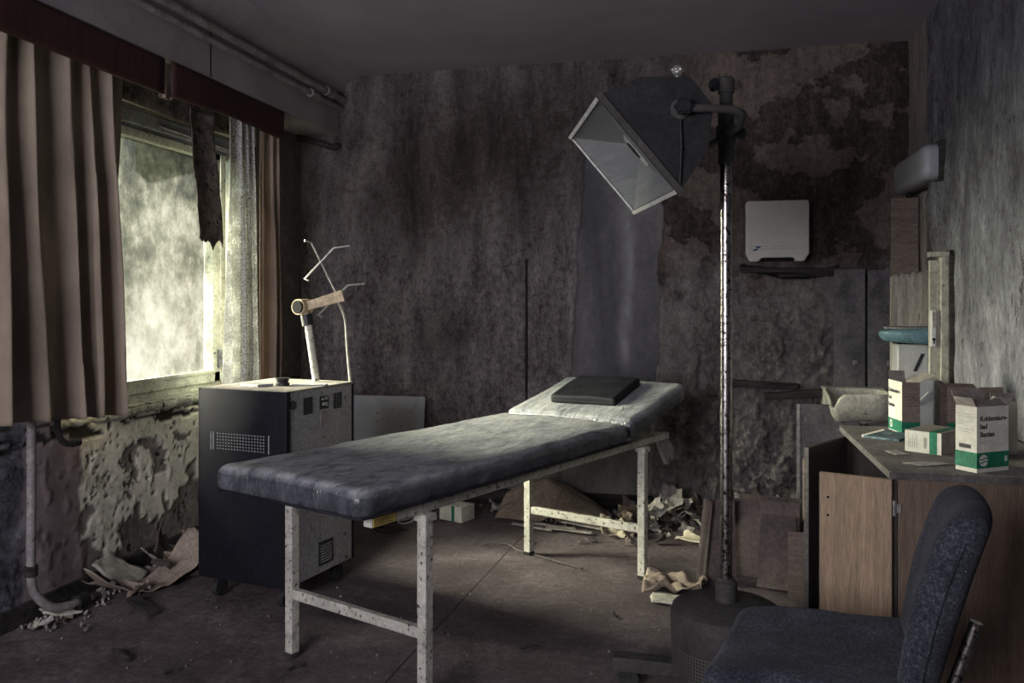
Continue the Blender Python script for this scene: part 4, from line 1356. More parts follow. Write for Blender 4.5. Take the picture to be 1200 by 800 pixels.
for i, L in enumerate((.050, .056, .0, .040, .020, .0, .052, .046)):
    if L: b.bounds(-.0008, -.0003, d_ - .010 - L, d_ - .010, 0.168 - i * .0075, 0.1692 - i * .0075)
b.build('small_print', M['grey_ink'], ls)
b = MB()
for i in range(22):
    b.bounds(-.0008, -.0003, 0.020 + i * .0018, 0.0208 + i * .0018 + (.0006 if i % 3 == 0 else 0), 0.068, 0.080)
b.build('barcode', M['ink'], ls)

# open box standing behind, with text turned to its left face
rz = math.radians(9)
t, P = carton('carton_box', 'open upright carton with a grey front standing beside the spiral notebook', (0.722, 3.42, DZ), rz, 0.066, 0.135, 0.195,
              dict(front='card_brown', left='card_white', right='card_inside', back='card_inside'),
              flaps=(('right', .075, math.radians(68), 'card_inside'), ('back', .035, math.radians(-12), 'card_inside')))
fs, ls = P['front_side'], P['left_side']
MB().bounds(-.0005, 0.0665, -.0008, -.0001, 0.004, 0.045).build('green_band', M['green'], fs)
MB().bounds(-.001, -.0003, -.0006, 0.1356, 0.004, 0.048).build('green_band', M['green'], ls)
text('lettering', 'Kohlensäure-', 0.0215, M['ink'], ls, (-.0010, 0.130, 0.150), LF, 0.0003)
text('lettering', 'bad', 0.0215, M['ink'], ls, (-.0010, 0.130, 0.122), LF, 0.0003)
text('lettering', 'Bastian', 0.0215, M['ink'], ls, (-.0010, 0.130, 0.094), LF, 0.0003)
disc_logo(ls, (-.0011, 0.105, 0.027), 0.015, LF, 'card_white', 'green')
b = MB()
for i in range(5):
    b.bounds(0.008, 0.058 - .008 * (i % 2), -.0007, -.0002, 0.150 - i * .011, 0.1512 - i * .011)
b.build('small_print', M['ink'], fs)

# second upright grey-brown box
t, P = carton('carton_box', 'brown-stained upright carton with a green foot standing by the cream post', (0.888, 3.46, DZ), math.radians(5), 0.105, 0.07, 0.178,
              dict(front='card_brown', left='card_brown', right='card_inside', back='card_inside'),
              flaps=(('front', .03, math.radians(-70), 'card_brown'), ('left', .025, math.radians(-40), 'card_brown')))
MB().bounds(-.0005, 0.1055, -.0008, -.0001, 0.004, 0.042).build('green_band', M['green'], P['front_side'])
b = MB()
for i in range(6):
    b.bounds(0.012, 0.092 - .012 * (i % 2), -.0007, -.0002, 0.140 - i * .010, 0.1412 - i * .010)
b.build('small_print', M['ink'], P['front_side'])

# lying box
t, P = carton('carton_box', 'small carton with a green stripe lying flat between the upright cartons', (0.652, 3.045, DZ), math.radians(-37), 0.118, 0.175, 0.070,
              dict(front='card_white', left='card_white', right='card_inside', back='card_inside', top='card_inside'), open_top=False)
MB().bounds(0.080, 0.104, -.0008, -.0001, 0.0, 0.0715).build('green_band', M['green'], P['front_side'])
b = MB(); b.bounds(0.080, 0.104, -.0008, 0.1755, 0.0716, 0.0722)
b.build('green_band', M['green'], t)
b = MB()
for i in range(5):
    b.bounds(0.010 + i * .007, 0.0112 + i * .007, -.0007, -.0002, 0.014, 0.058 - .01 * (i % 2))
b.build('small_print', M['grey_ink'], P['front_side'])
b = MB()
for i in range(13):
    b.bounds(0.062, 0.072, -.0008, -.0003, 0.016 + i * .0028, 0.0172 + i * .0028)
b.build('barcode', M['ink'], P['front_side'])
# sixth, half hidden by the wall
t, P = carton('carton_box', 'half-hidden carton with raised grey flaps behind the lettered carton', (0.905, 3.02, DZ), math.radians(20), 0.095, 0.060, 0.172,
              dict(front='card_white', left='card_white', right='card_inside', back='card_inside'),
              flaps=(('front', .030, math.radians(-15), 'card_inside'), ('back', .042, math.radians(-8), 'card_brown')))
# spiral notebook
t = thing('spiral_notebook', 'spiral notebook with a marbled teal cover lying at the desk edge', 'notebook', (0.575, 3.33, DZ), math.radians(-33))
MB().bounds(0.006, 0.135, -.03, 0.16, 0.0005, 0.007, .0008).build('cover', M['notebook'], t)
b = MB()
for i in range(17):
    y = -.024 + i * .0109
    b.cyl((0.004, y, .005), (0.004, y + .004, .005), 0.0065, 10)
b.build('spiral_binding', M['card_white'], t)
# loose paper on the desktop
def scrap_mesh(nm, w, l, amp, curl, seed, n=10, fold=0.0):
    rnd = random.Random(seed)
    edge = [rnd.uniform(0.82, 1.12) for _ in range(12)]
    ox, oy = rnd.uniform(0, 50), rnd.uniform(0, 50)
    a0 = rnd.uniform(0, PI)
    def pt(u, v):
        x, y = (u - .5) * 2, (v - .5) * 2
        th = math.atan2(y, x) % (2 * PI)
        k = th / (2 * PI) * 12
        i = int(k) % 12; f_ = k - int(k)
        s = edge[i] * (1 - f_) + edge[(i + 1) % 12] * f_
        r = max(abs(x), abs(y))
        s = 1 + (s - 1) * r
        X, Y = x * w / 2 * s, y * l / 2 * s
        q = X * math.cos(a0) + Y * math.sin(a0)
        z = amp * abs(noise.noise(Vector((X * 9 + ox, Y * 9 + oy, 0)))) * 2 + amp * 0.5 * noise.noise(Vector((X * 24 + ox, Y * 24, 3)))
        z += curl * q * q / max(w, l)
        z += fold * abs(q)
        return Vector((X, Y, z))
    return grid_mesh(nm, n, n, pt)

def lay(o, x, y, z=0.0, rot=(0, 0, 0)):
    """rest a mesh on height z after rotating it"""
    R = Euler(rot).to_matrix()
    mz = min((R @ v.co).z for v in o.data.vertices)
    o.rotation_euler = rot
    o.location = (x, y, z - mz + 0.0015)
    return o

def scrap(name, label, cat, mat, x, y, w, l, amp, curl, seed, rz=0.0, tilt=(0, 0), z=0.0, group=None, n=12, fold=0.0, th=0.0012):
    o = link(name, scrap_mesh(name, w, l, amp, curl, seed, n, fold), M[mat])
    md = o.modifiers.new('thickness', 'SOLIDIFY'); md.thickness = th; md.offset = 1
    lay(o, x, y, z, (tilt[0], tilt[1], rz))
    return tag(o, label, cat, group)
scrap('paper_scrap', 'creased grey paper lying near the front corner of the desktop', 'paper', 'paper_grey', 0.665, 2.80, 0.12, 0.06, .003, 0, 71, 0.5, z=DZ)
scrap('paper_scrap', 'pale paper slip lying beside the flat carton on the desk', 'paper', 'paper_grey', 0.615, 2.99, 0.05, 0.08, .002, 0, 72, 0.3, z=DZ)

# ------------------------------------------------------------------ chair
cx, cy = 0.225, 2.09
a = math.atan2(-0.174, 0.367)          # local x: from the front edge to the backrest
t = thing('office_chair', 'blue-grey upholstered chair with chrome legs in the right foreground', 'chair', (0.250, 2.03, 0), math.radians(-13))
# local +x to the back, +y far side
def seat_def(p):
    x, y, z = p
    k = x / 0.225
    z += 0.020 * k * k * (1 if k > 0 else -1.35)              # front edge falls, rear edge rises
    z += 0.012 * (abs(y) / 0.22) ** 2
    z += 0.002 * fbm(x * 9, y * 9, 1)
    # the seat is a little wider at the middle
    y *= 1 - 0.08 * abs(k) ** 3
    return Vector((x, y, z))
bm = rounded((0.44, 0.455, 0.062), 0.030, (26, 26, 8), seat_def)
bmesh.ops.translate(bm, verts=bm.verts, vec=(-0.0, 0, 0.436))
bm_obj('seat', bm, M['fabric'], t)
def back_def(p):
    x, y, z = p      # z is height along the rest, x thickness
    k = z / 0.19
    y *= 1 - 0.14 * max(0, k) ** 2 - 0.06 * max(0, -k)
    x += -0.010 * math.cos(k * 1.3) - 0.024 * (y / 0.2) ** 2
    x *= 1.0 - 0.18 * max(0.0, -k)
    x += 0.27 * z
    return Vector((x, y, z))
bm = rounded((0.088, 0.42, 0.38), 0.042, (10, 24, 26), back_def)
bmesh.ops.translate(bm, verts=bm.verts, vec=(0.265, 0, 0.640))
bk = bm_obj('backrest', bm, M['fabric'], t)
# seam bead along the backrest edge
pts = []
for i in range(25):
    z = -0.165 + 0.31 * i / 24
    p = back_def(Vector((0.012, -0.2105, z)))
    pts.append(Vector((p.x + 0.265, p.y - .0005, p.z + 0.640)))
MB().tube(pts, 0.0035, 6).build('seam', M['fabric'], bk, True)
for s in (-1, 1):
    y = s * 0.20
    MB().tube([(0.21, y, 0.380), (0.0, y, 0.380), (-0.17, y, 0.372), (-0.215, y, 0.345), (-0.225, y, 0.28), (-0.215, y, 0.014)], 0.0115, 12, 4).build('frame_tube', M['chrome'], t, True)
    MB().tube([(0.06, y * 1.04, 0.378), (0.13, y * 1.04, 0.33), (0.24, y * 1.04, 0.014)], 0.0115, 12, 4).build('leg', M['chrome'], t, True)
    for x in (-0.215, 0.24):
        MB().cyl((x, y * (1.04 if x > 0 else 1), 0), (x, y * (1.04 if x > 0 else 1), 0.03), 0.015, 14).build('foot', M['rubber'], t, True)
b = MB()
b.tube([(0.312, -.12, 0.610), (0.300, -.12, 0.57), (0.272, -.12, 0.48), (0.245, -.12, 0.40), (0.20, -.12, 0.372), (0.10, -.12, 0.372)], 0.0125, 12, 4)
b.build('back_support', M['chrome'], t, True)
MB().tube([(-0.17, -.20, .372), (-0.17, .20, .372)], 0.010, 10).build('cross_tube', M['chrome'], t, True)
MB().tube([(0.10, -.20, .378), (0.10, .20, .378)], 0.010, 10).build('cross_tube', M['chrome'], t, True)

# ------------------------------------------------------------------ back wall fittings
t = thing('hand_dryer', 'off-white hand dryer with a small blue emblem mounted on the back wall', 'hand dryer', (0.395, 5.06, 1.475))
b = MB()
b.prism([(-.172, 0, .045), (-.172, 0, .335), (-.160, 0, .345), (.160, 0, .345), (.172, 0, .335), (.172, 0, .045), (.145, 0, .0), (.10, 0, 0), (.085, 0, .022), (-.085, 0, .022), (-.10, 0, 0), (-.150, 0, 0)], (0, -.10, 0))
bb = b.build('housing', M['dryer'], t)
md = bb.modifiers.new('bevel', 'BEVEL'); md.width = .008; md.segments = 3; md.limit_method = 'ANGLE'
MB().bounds(-.09, .09, -.09, -.01, 0.006, .03).build('air_outlet', M['hole'], t)
b = MB()
for z in (0.071, 0.085):
    b.bounds(-.150, .150, -.1012, -.1000, z, z + .0016)
b.bounds(.149, .1505, -.1012, -.1, .071, .0866); b.bounds(-.1505, -.149, -.1012, -.1, .071, .0866)
b.build('trim_line', M['grey_ink'], bb)
b = MB()
b.prism([(-.125, -.1018, .087), (-.085, -.1018, .087), (-.100, -.1018, .075), (-.108, -.1018, .075)], (0, .001, 0))
b.prism([(-.138, -.1018, .062), (-.112, -.1018, .062), (-.100, -.1018, .073), (-.120, -.1018, .073)], (0, .001, 0))
b.build('emblem', M['blue_ink'], bb)

# wall lamp / convector on the right wall
t = thing('wall_heater', 'grey-white rounded heater fixed high on the right wall', 'heater', (1.10, 4.68, 1.835))
bm = rounded((0.105, 0.66, 0.170), 0.040, (10, 12, 10))
bmesh.ops.translate(bm, verts=bm.verts, vec=(-0.040, 0, 0.085))
bm_obj('cover', bm, M['heater'], t)
MB().bounds(-.02, .02, -.345, .34, -.012, .18).build('backplate', M['burnt'], t)
MB().tube([(-.03, .20, .0), (-.035, .22, -.03), (-.03, .26, -.035)], .006, 8, 3).build('cable_stub', M['burnt'], t)

# grey boards standing in front of the back wall
def plank(x0, x1, y, z0, z1, mat, name, label, th=0.02, cat='board', lean=0.0, edge=None):
    b = MB(); b.bounds(0, x1 - x0, 0, th, 0, z1 - z0, .0015)
    o = b.build(name, M[mat])
    o.location = (x0, y, z0); o.rotation_euler = (lean, 0, 0)
    return tag(o, label, cat)
plank(0.705, 0.868, 5.015, 0.0, 1.43, 'steel_plank', 'wall_board', 'left one of the two tall dark grey boards standing in the back right corner')
plank(0.882, 1.055, 5.010, 0.0, 1.425, 'steel_plank', 'wall_board', 'right one of the two tall dark grey boards standing in the back right corner')
b = MB()
b.box((0.470, 5.045, 1.428), (0.545, 0.05, 0.030), (0, math.radians(1), 0))
b.box((0.56, 5.040, 1.400), (0.30, 0.04, 0.018), (0, math.radians(-1), 0))
tag(b.build('timber_ledge', M['burnt']), 'charred timber ledge under the hand dryer', 'timber')
b = MB(); b.box((0.33, 5.04, 0.772), (0.36, 0.06, 0.030), (0, math.radians(2), 0))
tag(b.build('timber_batten', M['burnt']), 'charred batten set in the broken plaster left of the basin', 'timber')
b = MB(); b.box((0.50, 5.02, 0.722), (0.34, 0.05, 0.040), (0, math.radians(-6), 0))
tag(b.build('timber_batten', M['burnt']), 'lower charred batten slanting towards the basin', 'timber')
# pale board behind the dispenser
def pale_pt(u, v):
    top = 1.385 + 0.02 * u + 0.02 * fbm(u * 9, 1, 1)
    return Vector((0.955 + u * 0.16, 4.79, 0.45 + v * (top - 0.45)))
o = link('corner_board', grid_mesh('corner_board', 24, 30, pale_pt), M['pale_wood'])
md = o.modifiers.new('thickness', 'SOLIDIFY'); md.thickness = 0.02
tag(o, 'pale bare board with a ragged top in the right-hand corner', 'board')
# dark board above it
b = MB(); b.bounds(0.965, 1.10, 4.83, 4.85, 1.34, 1.80)
tag(b.build('corner_lining', M['card_brown']), 'brown lining board above the pale corner board', 'board')
# cream post with a lock plate
t = thing('cream_post', 'cream painted post with a lock plate standing against the right wall behind the desk', 'post', (1.0, 4.20, 0))
b = MB()
b.bounds(.010, .056, 0.02, .05, 0, 1.44, .003)
b.bounds(.054, .088, 0.006, .05, 0, 1.475, .003)
b.build('post', M['cream_wood'], t)
b = MB(); b.bounds(.088, .122, 0.0, .15, 0, 1.485, .003)
o = b.build('dark_jamb', M['burnt'], t); o['label'] = 'dark jamb on the wall side'
MB().bounds(.006, .087, -.004, .055, 1.455, 1.478, .002).build('cap', M['cream_wood'], t)
lp = MB().bounds(.012, .036, 0.008, .022, 1.04, 1.21, .004).build('lock_plate', M['plastic_white'], t)
MB().bounds(.016, .028, 0.004, .010, 1.13, 1.20, .002).build('switch', M['cream_wood'], lp)
MB().cyl((.024, .004, 1.075), (.024, .010, 1.075), .007, 12).bounds(0.022, .026, .004, .010, 1.055, 1.075).build('keyhole', M['hole'], lp)

# dispenser and teal dish
t = thing('soap_dispenser', 'white wall dispenser with a slanting dark stripe above the desk cartons', 'dispenser', (0.955, 4.62, 0.80))
b = MB(); b.prism([(0, 0, .035), (0, 0, .225), (.012, 0, .232), (.145, 0, .232), (.145, 0, .03), (.125, 0, 0), (.03, 0, 0)], (0, .15, 0))
o = b.build('housing', M['plastic_white'], t); md = o.modifiers.new('bevel', 'BEVEL'); md.width = .006; md.segments = 3; md.limit_method = 'ANGLE'
b = MB(); b.prism([(.072, -.0015, .095), (.090, -.0015, .095), (.128, -.0015, .185), (.110, -.0015, .185)], (0, .002, 0))
b.build('stripe', M['ink'], o)
MB().bounds(.004, .142, .01, .14, .232, .238).build('top_gap', M['hole'], t)
MB().bounds(.055, .140, -.0012, .001, .0745, .0757).build('trim_line', M['grey_ink'], o)
# shallow dish
t = thing('teal_dish', 'shallow teal oval dish on the wall above the dispenser', 'dish', (0.995, 4.55, 1.045), math.radians(-8))
bm = rounded((0.28, 0.22, 0.072), 0.030, (20, 16, 6), lambda p: Vector((p.x * (1 + 1.6 * p.z), p.y * (1 + 1.6 * p.z) * (1 - .5 * (p.x / .14) ** 2 * (1 if p.x < 0 else .3)), p.z * (1 + .25 * p.x / .14))))
bmesh.ops.translate(bm, verts=bm.verts, vec=(0, 0, 0.034))
bm_obj('dish', bm, M['teal'], t)
bm = rounded((0.235, 0.150, 0.012), 0.005, (14, 12, 2), lambda p: Vector((p.x, p.y * (1 - .35 * (p.x / .115) ** 2), p.z + .004 * fbm(p.x * 20, p.y * 20, 1))))
bmesh.ops.translate(bm, verts=bm.verts, vec=(0, 0, 0.072))
o = bm_obj('dust_layer', bm, M['teal_dust'], t); o['label'] = 'grey dust lying in the dish'
MB().bounds(0.06, 0.13, 0.05, 0.10, .0, .03).build('bracket', M['grey_panel'], t)

# broken wash basin
def basin(u, v):
    th = u * 2 * PI
    rim = 1.0
    k = v
    rx = 0.160 * (0.55 + 0.45 * math.sin(k * PI / 2))
    ry = 0.16 * (0.55 + 0.45 * math.sin(k * PI / 2))
    z = -0.150 * (1 - k ** 1.6)
    ct, st = math.cos(th), math.sin(th)
    ex = lambda c_: math.copysign(abs(c_) ** 0.45, c_)
    x = rx * ex(ct); y = ry * ex(st)
    # piece broken away at the left front
    br = math.exp(-((th - 3.75) / 0.42) ** 2)
    z -= br * k * (0.100 + 0.03 * fbm(th * 9, 1, 1))
    x += 0.05 * (1 - k)
    return Vector((x, y, z))
t = thing('wash_basin', 'broken off-white wash basin with a jagged front edge against the back wall', 'basin', (0.790, 4.80, 0.770))
o = link('bowl', grid_mesh('bowl', 72, 14, basin), M['ceramic'], t)
md = o.modifiers.new('thickness', 'SOLIDIFY'); md.thickness = 0.016; md.offset = -1
bm = MB(); bm.prism([(.11 * math.cos(i * PI / 12), .09 * math.sin(i * PI / 12), -.158) for i in range(24)], (0, 0, .014))
bm.build('bowl_base', M['ceramic'], t)
b = MB(); b.bounds(-.15, .17, .145, .25, -.10, .003, .006)
b.build('back_ledge', M['ceramic'], t)
MB().tube([(0, 0, -.15), (0, 0, -.40), (0.02, .05, -.44), (0, .25, -.42)], .02, 12, 4).build('waste_pipe', M['burnt'], t, True)
# grey housing on the right of the basin, behind the cartons
b = MB(); b.bounds(0.965, 1.06, 4.15, 4.22, 0.70, 0.92, .006)
t = thing('paper_holder', 'blue-grey plastic holder low on the wall behind the open carton', 'holder', (0.93, 4.15, 0.62))
MB().bounds(0, .085, 0, .07, 0.0, .27, .008).build('body', M['heater'], t)
MB().tube([(.005, -.004, .16), (.03, -.006, .19), (.058, -.004, .22)], .003, 6, 3).build('seam', M['plastic_white'], t)

# grey panel carcass left of the desk
t = thing('low_cabinet_side', 'upright grey panel standing on the floor between the basin and the desk door', 'panel', (0.488, 4.70, 0))
MB().bounds(0, .30, 0, .018, 0, .705, .002).build('panel', M['steel_plank'], t)
MB().bounds(-.014, .002, -.003, .022, 0, .705, .001).build('edge_strip', M['alu'], t)

# ------------------------------------------------------------------ leaning board behind the cabinet
b = MB(); b.bounds(0, .50, 0, .012, 0, .66, .001)
t = thing('leaning_panel', 'pale grey panel with screw holes leaning on the back wall behind the apparatus cabinet', 'panel', (-2.21, 4.90, 0.0))
b.build('panel', M['heater'], t).rotation_euler = (math.radians(-9), 0, math.radians(2))
b = MB()
for (x, z) in ((.19, .55), (.29, .57), (.41, .56), (.19, .50), (.35, .47), (.44, .60)):
    b.cyl((x, -.001, z), (x, .002, z), .004, 8)
b.build('screw_holes', M['hole'], t).rotation_euler = (math.radians(-9), 0, math.radians(2))

# ------------------------------------------------------------------ things on the floor
def open_carton(name, label, loc, rz, w, d, h, mat, flaps, tilt=(0, 0)):
    t = thing(name, label, 'cardboard box', loc, rz)
    t.rotation_euler = (tilt[0], tilt[1], rz)
    th = .004
    for nm, bb in (('front_side', (0, w, 0, th)), ('back_side', (0, w, d - th, d)), ('left_side', (0, th, th, d - th)), ('right_side', (w - th, w, th, d - th))):
        MB().bounds(bb[0], bb[1], bb[2], bb[3], 0, h).build(nm, M[mat], t)
    MB().bounds(th, w - th, th, d - th, 0, th).build('base', M[mat], t)
    for (sd, ln, a) in flaps:
        if sd in ('front', 'back'):
            o = MB().bounds(.004, w - .004, 0, th * .7, 0, ln).build('flap', M[mat], t)
            o.location = (0, 0 if sd == 'front' else d - th, h - .001); o.rotation_euler = (a, 0, 0)
        else:
            o = MB().bounds(0, th * .7, .004, d - .004, 0, ln).build('flap', M[mat], t)
            o.location = (0 if sd == 'left' else w - th, 0, h - .001); o.rotation_euler = (0, a, 0)
    return t
open_carton('cardboard_box', 'larger open brown cardboard box with raised flaps behind the lamp stand', (0.115, 3.98, 0.0), math.radians(-8), 0.30, 0.26, 0.20, 'paper_pink',
            (('front', .15, math.radians(-18)), ('right', .13, math.radians(25)), ('left', .16, math.radians(-10)), ('back', .12, math.radians(-30))))
# upright folded board leaning beside the pole
t = thing('folded_cardboard', 'tall narrow folded cardboard sheet standing left of the lamp pole', 'cardboard', (-0.015, 3.80, 0), math.radians(10))
MB().box((0.02, 0.05, .185), (.006, .07, .36), (0, math.radians(6), math.radians(20))).build('panel', M['paper_pink'], t)
MB().box((0.095, 0.06, .18), (.13, .006, .36), (math.radians(-4), 0, math.radians(8))).build('panel', M['paper_pink'], t)
t = thing('cardboard_flap', 'brown cardboard sheet propped between the lamp pole and the desk doors', 'cardboard', (0.235, 3.86, 0), math.radians(-14))
MB().box((0.07, 0.0, .155), (.15, .005, .31), (math.radians(-20), 0, 0)).build('panel', M['paper_pink'], t)
t = thing('cardboard_flap', 'dark cardboard sheet standing by the open far door of the desk', 'cardboard', (0.365, 3.74, 0), math.radians(-6))
MB().box((0.05, 0.02, .13), (.15, .005, .27), (math.radians(-14), 0, 0)).build('panel', M['card_brown'], t)

# small lying carton under the couch
t, P = carton('carton_box', 'small carton with a green stripe lying on the floor under the couch', (-1.49, 4.62, 0), math.radians(-22), 0.16, 0.12, 0.085,
              dict(front='card_white', left='card_white', right='card_white', back='card_inside', top='card_white'), open_top=False)
MB().bounds(0.088, 0.11, -.0008, -.0001, 0.0, 0.0865).build('green_band', M['green'], P['front_side'])
# tan wrapping paper tent by the back wall
def tent(seed, w, d, h, pk):
    def pt(u, v):
        x = (u - .5) * w
        ridge = h * (1 - abs(u - pk) / max(pk, 1 - pk)) ** 0.75
        z = ridge * (1 - abs(v - 0.62) / 0.62) if v < .62 else ridge * (1 - .3 * (v - .62))
        z = max(z, 0) + 0.022 * noise.noise(Vector((u * 6, v * 5, seed))) * (1 if v > .05 else .1)
        y = (v - .5) * d + .02 * noise.noise(Vector((u * 5, v * 3, seed + 9)))
        z += 0.035 * max(0, 1 - abs(u - pk - .16) * 9) * (1 - v)
        return Vector((x, y, max(z, 0.001)))
    return pt
o = link('wrapping_paper', grid_mesh('wrapping_paper', 30, 14, tent(4, .60, .30, .215, .40)), M['paper_tan'])
md = o.modifiers.new('thickness', 'SOLIDIFY'); md.thickness = .003; md.offset = 1
for p in o.data.polygons: p.use_smooth = False
o.location = (-0.87, 4.83, 0); o.rotation_euler = (0, 0, math.radians(-6))
tag(o, 'crumpled sheet of tan wrapping paper heaped against the back wall under the couch', 'wrapping paper')
# white tube and cable next to the cabinet
t = thing('drain_tube', 'grey-white plastic tube lying behind the cabinet under the couch', 'tube', (-1.80, 4.45, 0))
MB().cyl((-.05, -.02, .035), (.13, .10, .035), .034, 18).build('tube', M['plastic_white'], t, True)
t = thing('white_cable', 'tangled white cable on the floor beside the grey-white tube', 'cable', (-1.66, 4.50, 0))
MB().tube([(-.02, 0, .008), (.0, .05, .05), (.04, .06, .10), (.08, .02, .09), (.07, -.03, .03), (.02, -.05, .008), (-.03, -.02, .01), (.03, .04, .02), (.10, .08, .08), (.15, .06, .10), (.14, .0, .05), (.10, -.01, .008)], .0055, 8, 4).build('cable', M['plastic_white'], t, True)
t = thing('black_cable', 'thin black cable coiled on the floor near the small carton', 'cable', (-1.72, 4.33, 0))
MB().tube([(-.06, 0, .004), (.0, -.05, .004), (.09, -.03, .004), (.10, .03, .006), (.02, .05, .004), (-.04, .03, .004), (0.04, -.01, .01), (.14, .02, .004)], .0035, 6, 5).build('cable', M['black'], t, True)
# thin rod with a hook lying under the couch
t = thing('curtain_wire', 'thin bent wire rod lying on the floor by the far couch leg', 'rod', (-0.98, 4.17, 0))
MB().tube([(-.13, -.02, .003), (-.08, .04, .006), (.0, .03, .004), (.06, -.05, .004), (.16, -.11, .004), (.30, -.20, .004), (.42, -.27, .004)], .0038, 8, 3).build('rod', M['edge'], t, True)

# stick and clumps on the open floor
b = MB(); b.tube([(-.05, .025, .010), (-.02, .012, .016), (.02, -.010, .014), (.05, -.022, .008)], .009, 7)
o = b.build('wood_stick', M['burnt'], None, False, (-2.0, 2.57, 0)); tag(o, 'short dark stick lying on the open floor at lower left', 'stick')
b = MB(); b.box((0, 0, .02), (.19, .045, .018), (0, math.radians(4), math.radians(-28)))
o = b.build('wood_offcut', M['burnt'], None, False, (-2.22, 2.98, 0.0)); tag(o, 'dark timber offcut beside the torn wallpaper heap by the window wall', 'offcut')

for px_, py_, L_, rz_, lb_ in ((-0.62, 2.96, .06, .3, 'small dark splinter on the open floor under the middle of the couch'), (-0.27, 2.80, .045, -.7, 'small dark splinter on the open floor beside the lamp castor'),
                               (-1.75, 2.50, .05, 1.0, 'small dark splinter on the floor in front of the near left couch leg'), (-0.95, 2.55, .07, .1, 'thin dark splinter on the floor beside the near right couch leg'),
                               (-1.36, 2.62, .05, .9, 'small dark splinter on the floor between the two near couch legs'), (-0.35, 3.35, .04, 2.0, 'small dark splinter on the lit floor before the far right couch leg')):
    b = MB(); b.tube([(-L_ / 2, 0, .005), (0, .006, .008), (L_ / 2, -.003, .005)], .005, 6)
    o = b.build('wood_splinter', M['burnt'], None, False, (px_, py_, .001)); o.rotation_euler = (0, 0, rz_)
    tag(o, lb_, 'splinter')

# torn wallpaper heap below the window
scrap('torn_wallpaper', 'long curled strip of torn wallpaper at the front of the heap below the window', 'torn wallpaper', 'paper_tan', -2.36, 3.22, 0.17, 0.50, .012, 1.3, 3, math.radians(-28), (0.15, 0.1), .008, n=20, th=.003)
scrap('torn_wallpaper', 'wide torn wallpaper sheet lying against the cabinet side of the heap below the window', 'torn wallpaper', 'paper_tan', -2.36, 3.62, 0.22, 0.38, .02, 0.6, 5, math.radians(24), (0.1, -.15), .01, n=20, th=.003)
scrap('torn_wallpaper', 'folded brown wallpaper piece standing up in the heap below the window', 'torn wallpaper', 'paper_pink', -2.45, 3.48, 0.20, 0.22, .02, 1.5, 9, math.radians(70), (.5, .4), .02, n=16, th=.003)
scrap('plaster_slab', 'pale fallen plaster slab leaning on the wall below the window', 'plaster', 'ceramic', -2.50, 3.20, 0.20, 0.17, .010, .1, 12, .4, (.15, .62), 0, n=14, th=.012)
scrap('torn_wallpaper', 'pale triangular wallpaper piece in the middle of the heap below the window', 'torn wallpaper', 'paper_grey', -2.42, 3.38, 0.19, 0.15, .010, .4, 14, 1.2, (.1, .5), .03, n=14, th=.003)
scrap('plaster_slab', 'flat white plaster flake beside the capped heating pipe', 'plaster', 'ceramic', -2.50, 2.86, 0.15, 0.13, .012, .1, 15, .9, (.1, .25), 0, n=12, th=.008)
scrap('torn_wallpaper', 'small curled wallpaper tip at the right end of the heap by the cabinet', 'torn wallpaper', 'paper_tan', -2.24, 3.78, 0.16, 0.22, .02, 1.0, 18, -.5, (.2, .3), 0, n=12, th=.003)

# sheet by the lamp base
scrap('paper_sheet', 'creased tan paper with raised folds lying left of the lamp base', 'paper', 'paper_tan', -0.13, 3.72, 0.26, 0.22, .055, .3, 21, -.1, (.02, 0), .004, n=22, th=.002)
scrap('plaster_slab', 'pale crumbly slab on the floor under the creased tan paper', 'plaster', 'ceramic', -0.12, 3.57, 0.22, 0.12, .004, 0, 23, -.1, (0, 0), 0, n=14, th=.010)
scrap('paper_sheet', 'crumpled yellowed paper ball on the floor beside the far couch leg', 'paper', 'paper_cream', -0.45, 4.52, 0.20, 0.16, .07, .5, 25, .2, (.1, .1), 0, n=22, th=.002)
scrap('curled_tile', 'larger cream curled flake lying against the back wall behind the lamp pole', 'flake', 'paper_cream', -0.03, 4.42, 0.20, 0.09, .006, 1.0, 27, -.5, (.1, .1), .01, n=12, th=.006)
scrap('curled_tile', 'smaller cream curled flake in front of the larger one behind the lamp pole', 'flake', 'paper_cream', 0.03, 4.28, 0.13, 0.06, .006, 1.0, 28, -.6, (.1, .1), .0, n=12, th=.006)
b = MB(); b.box((0, 0, .03), (.22, .09, .022), (math.radians(10), math.radians(-8), math.radians(24)))
o = b.build('plaster_lath', M['pale_wood'], None, False, (-0.36, 4.86, 0.03)); tag(o, 'pale board offcut lying on the rubble at the foot of the back wall', 'offcut')
b = MB(); b.box((0, 0, .03), (.13, .16, .012), (math.radians(20), math.radians(5), .2))
o = b.build('ceiling_tile', M['plastic_white'], None, False, (0.40, 4.30, 0.17)); tag(o, 'small white slab lying on the cartons below the grey panel', 'slab')
# flat slats lying between couch leg and wall
for i, (x, y, a_) in enumerate(((-.93, 4.55, -.35), (-.82, 4.58, -.28), (-.72, 4.50, -.20), (-.66, 4.60, -.42))):
    b = MB(); b.box((0, 0, .006 + .004 * i), (.26, .028, .007), (0, 0, a_))
    o = b.build('wooden_slat', M['paper_grey'], None, False, (x, y, .001))
    tag(o, 'thin pale slat lying on the floor in front of the tan wrapping paper', 'slat', 'thin slats in front of the wrapping paper')

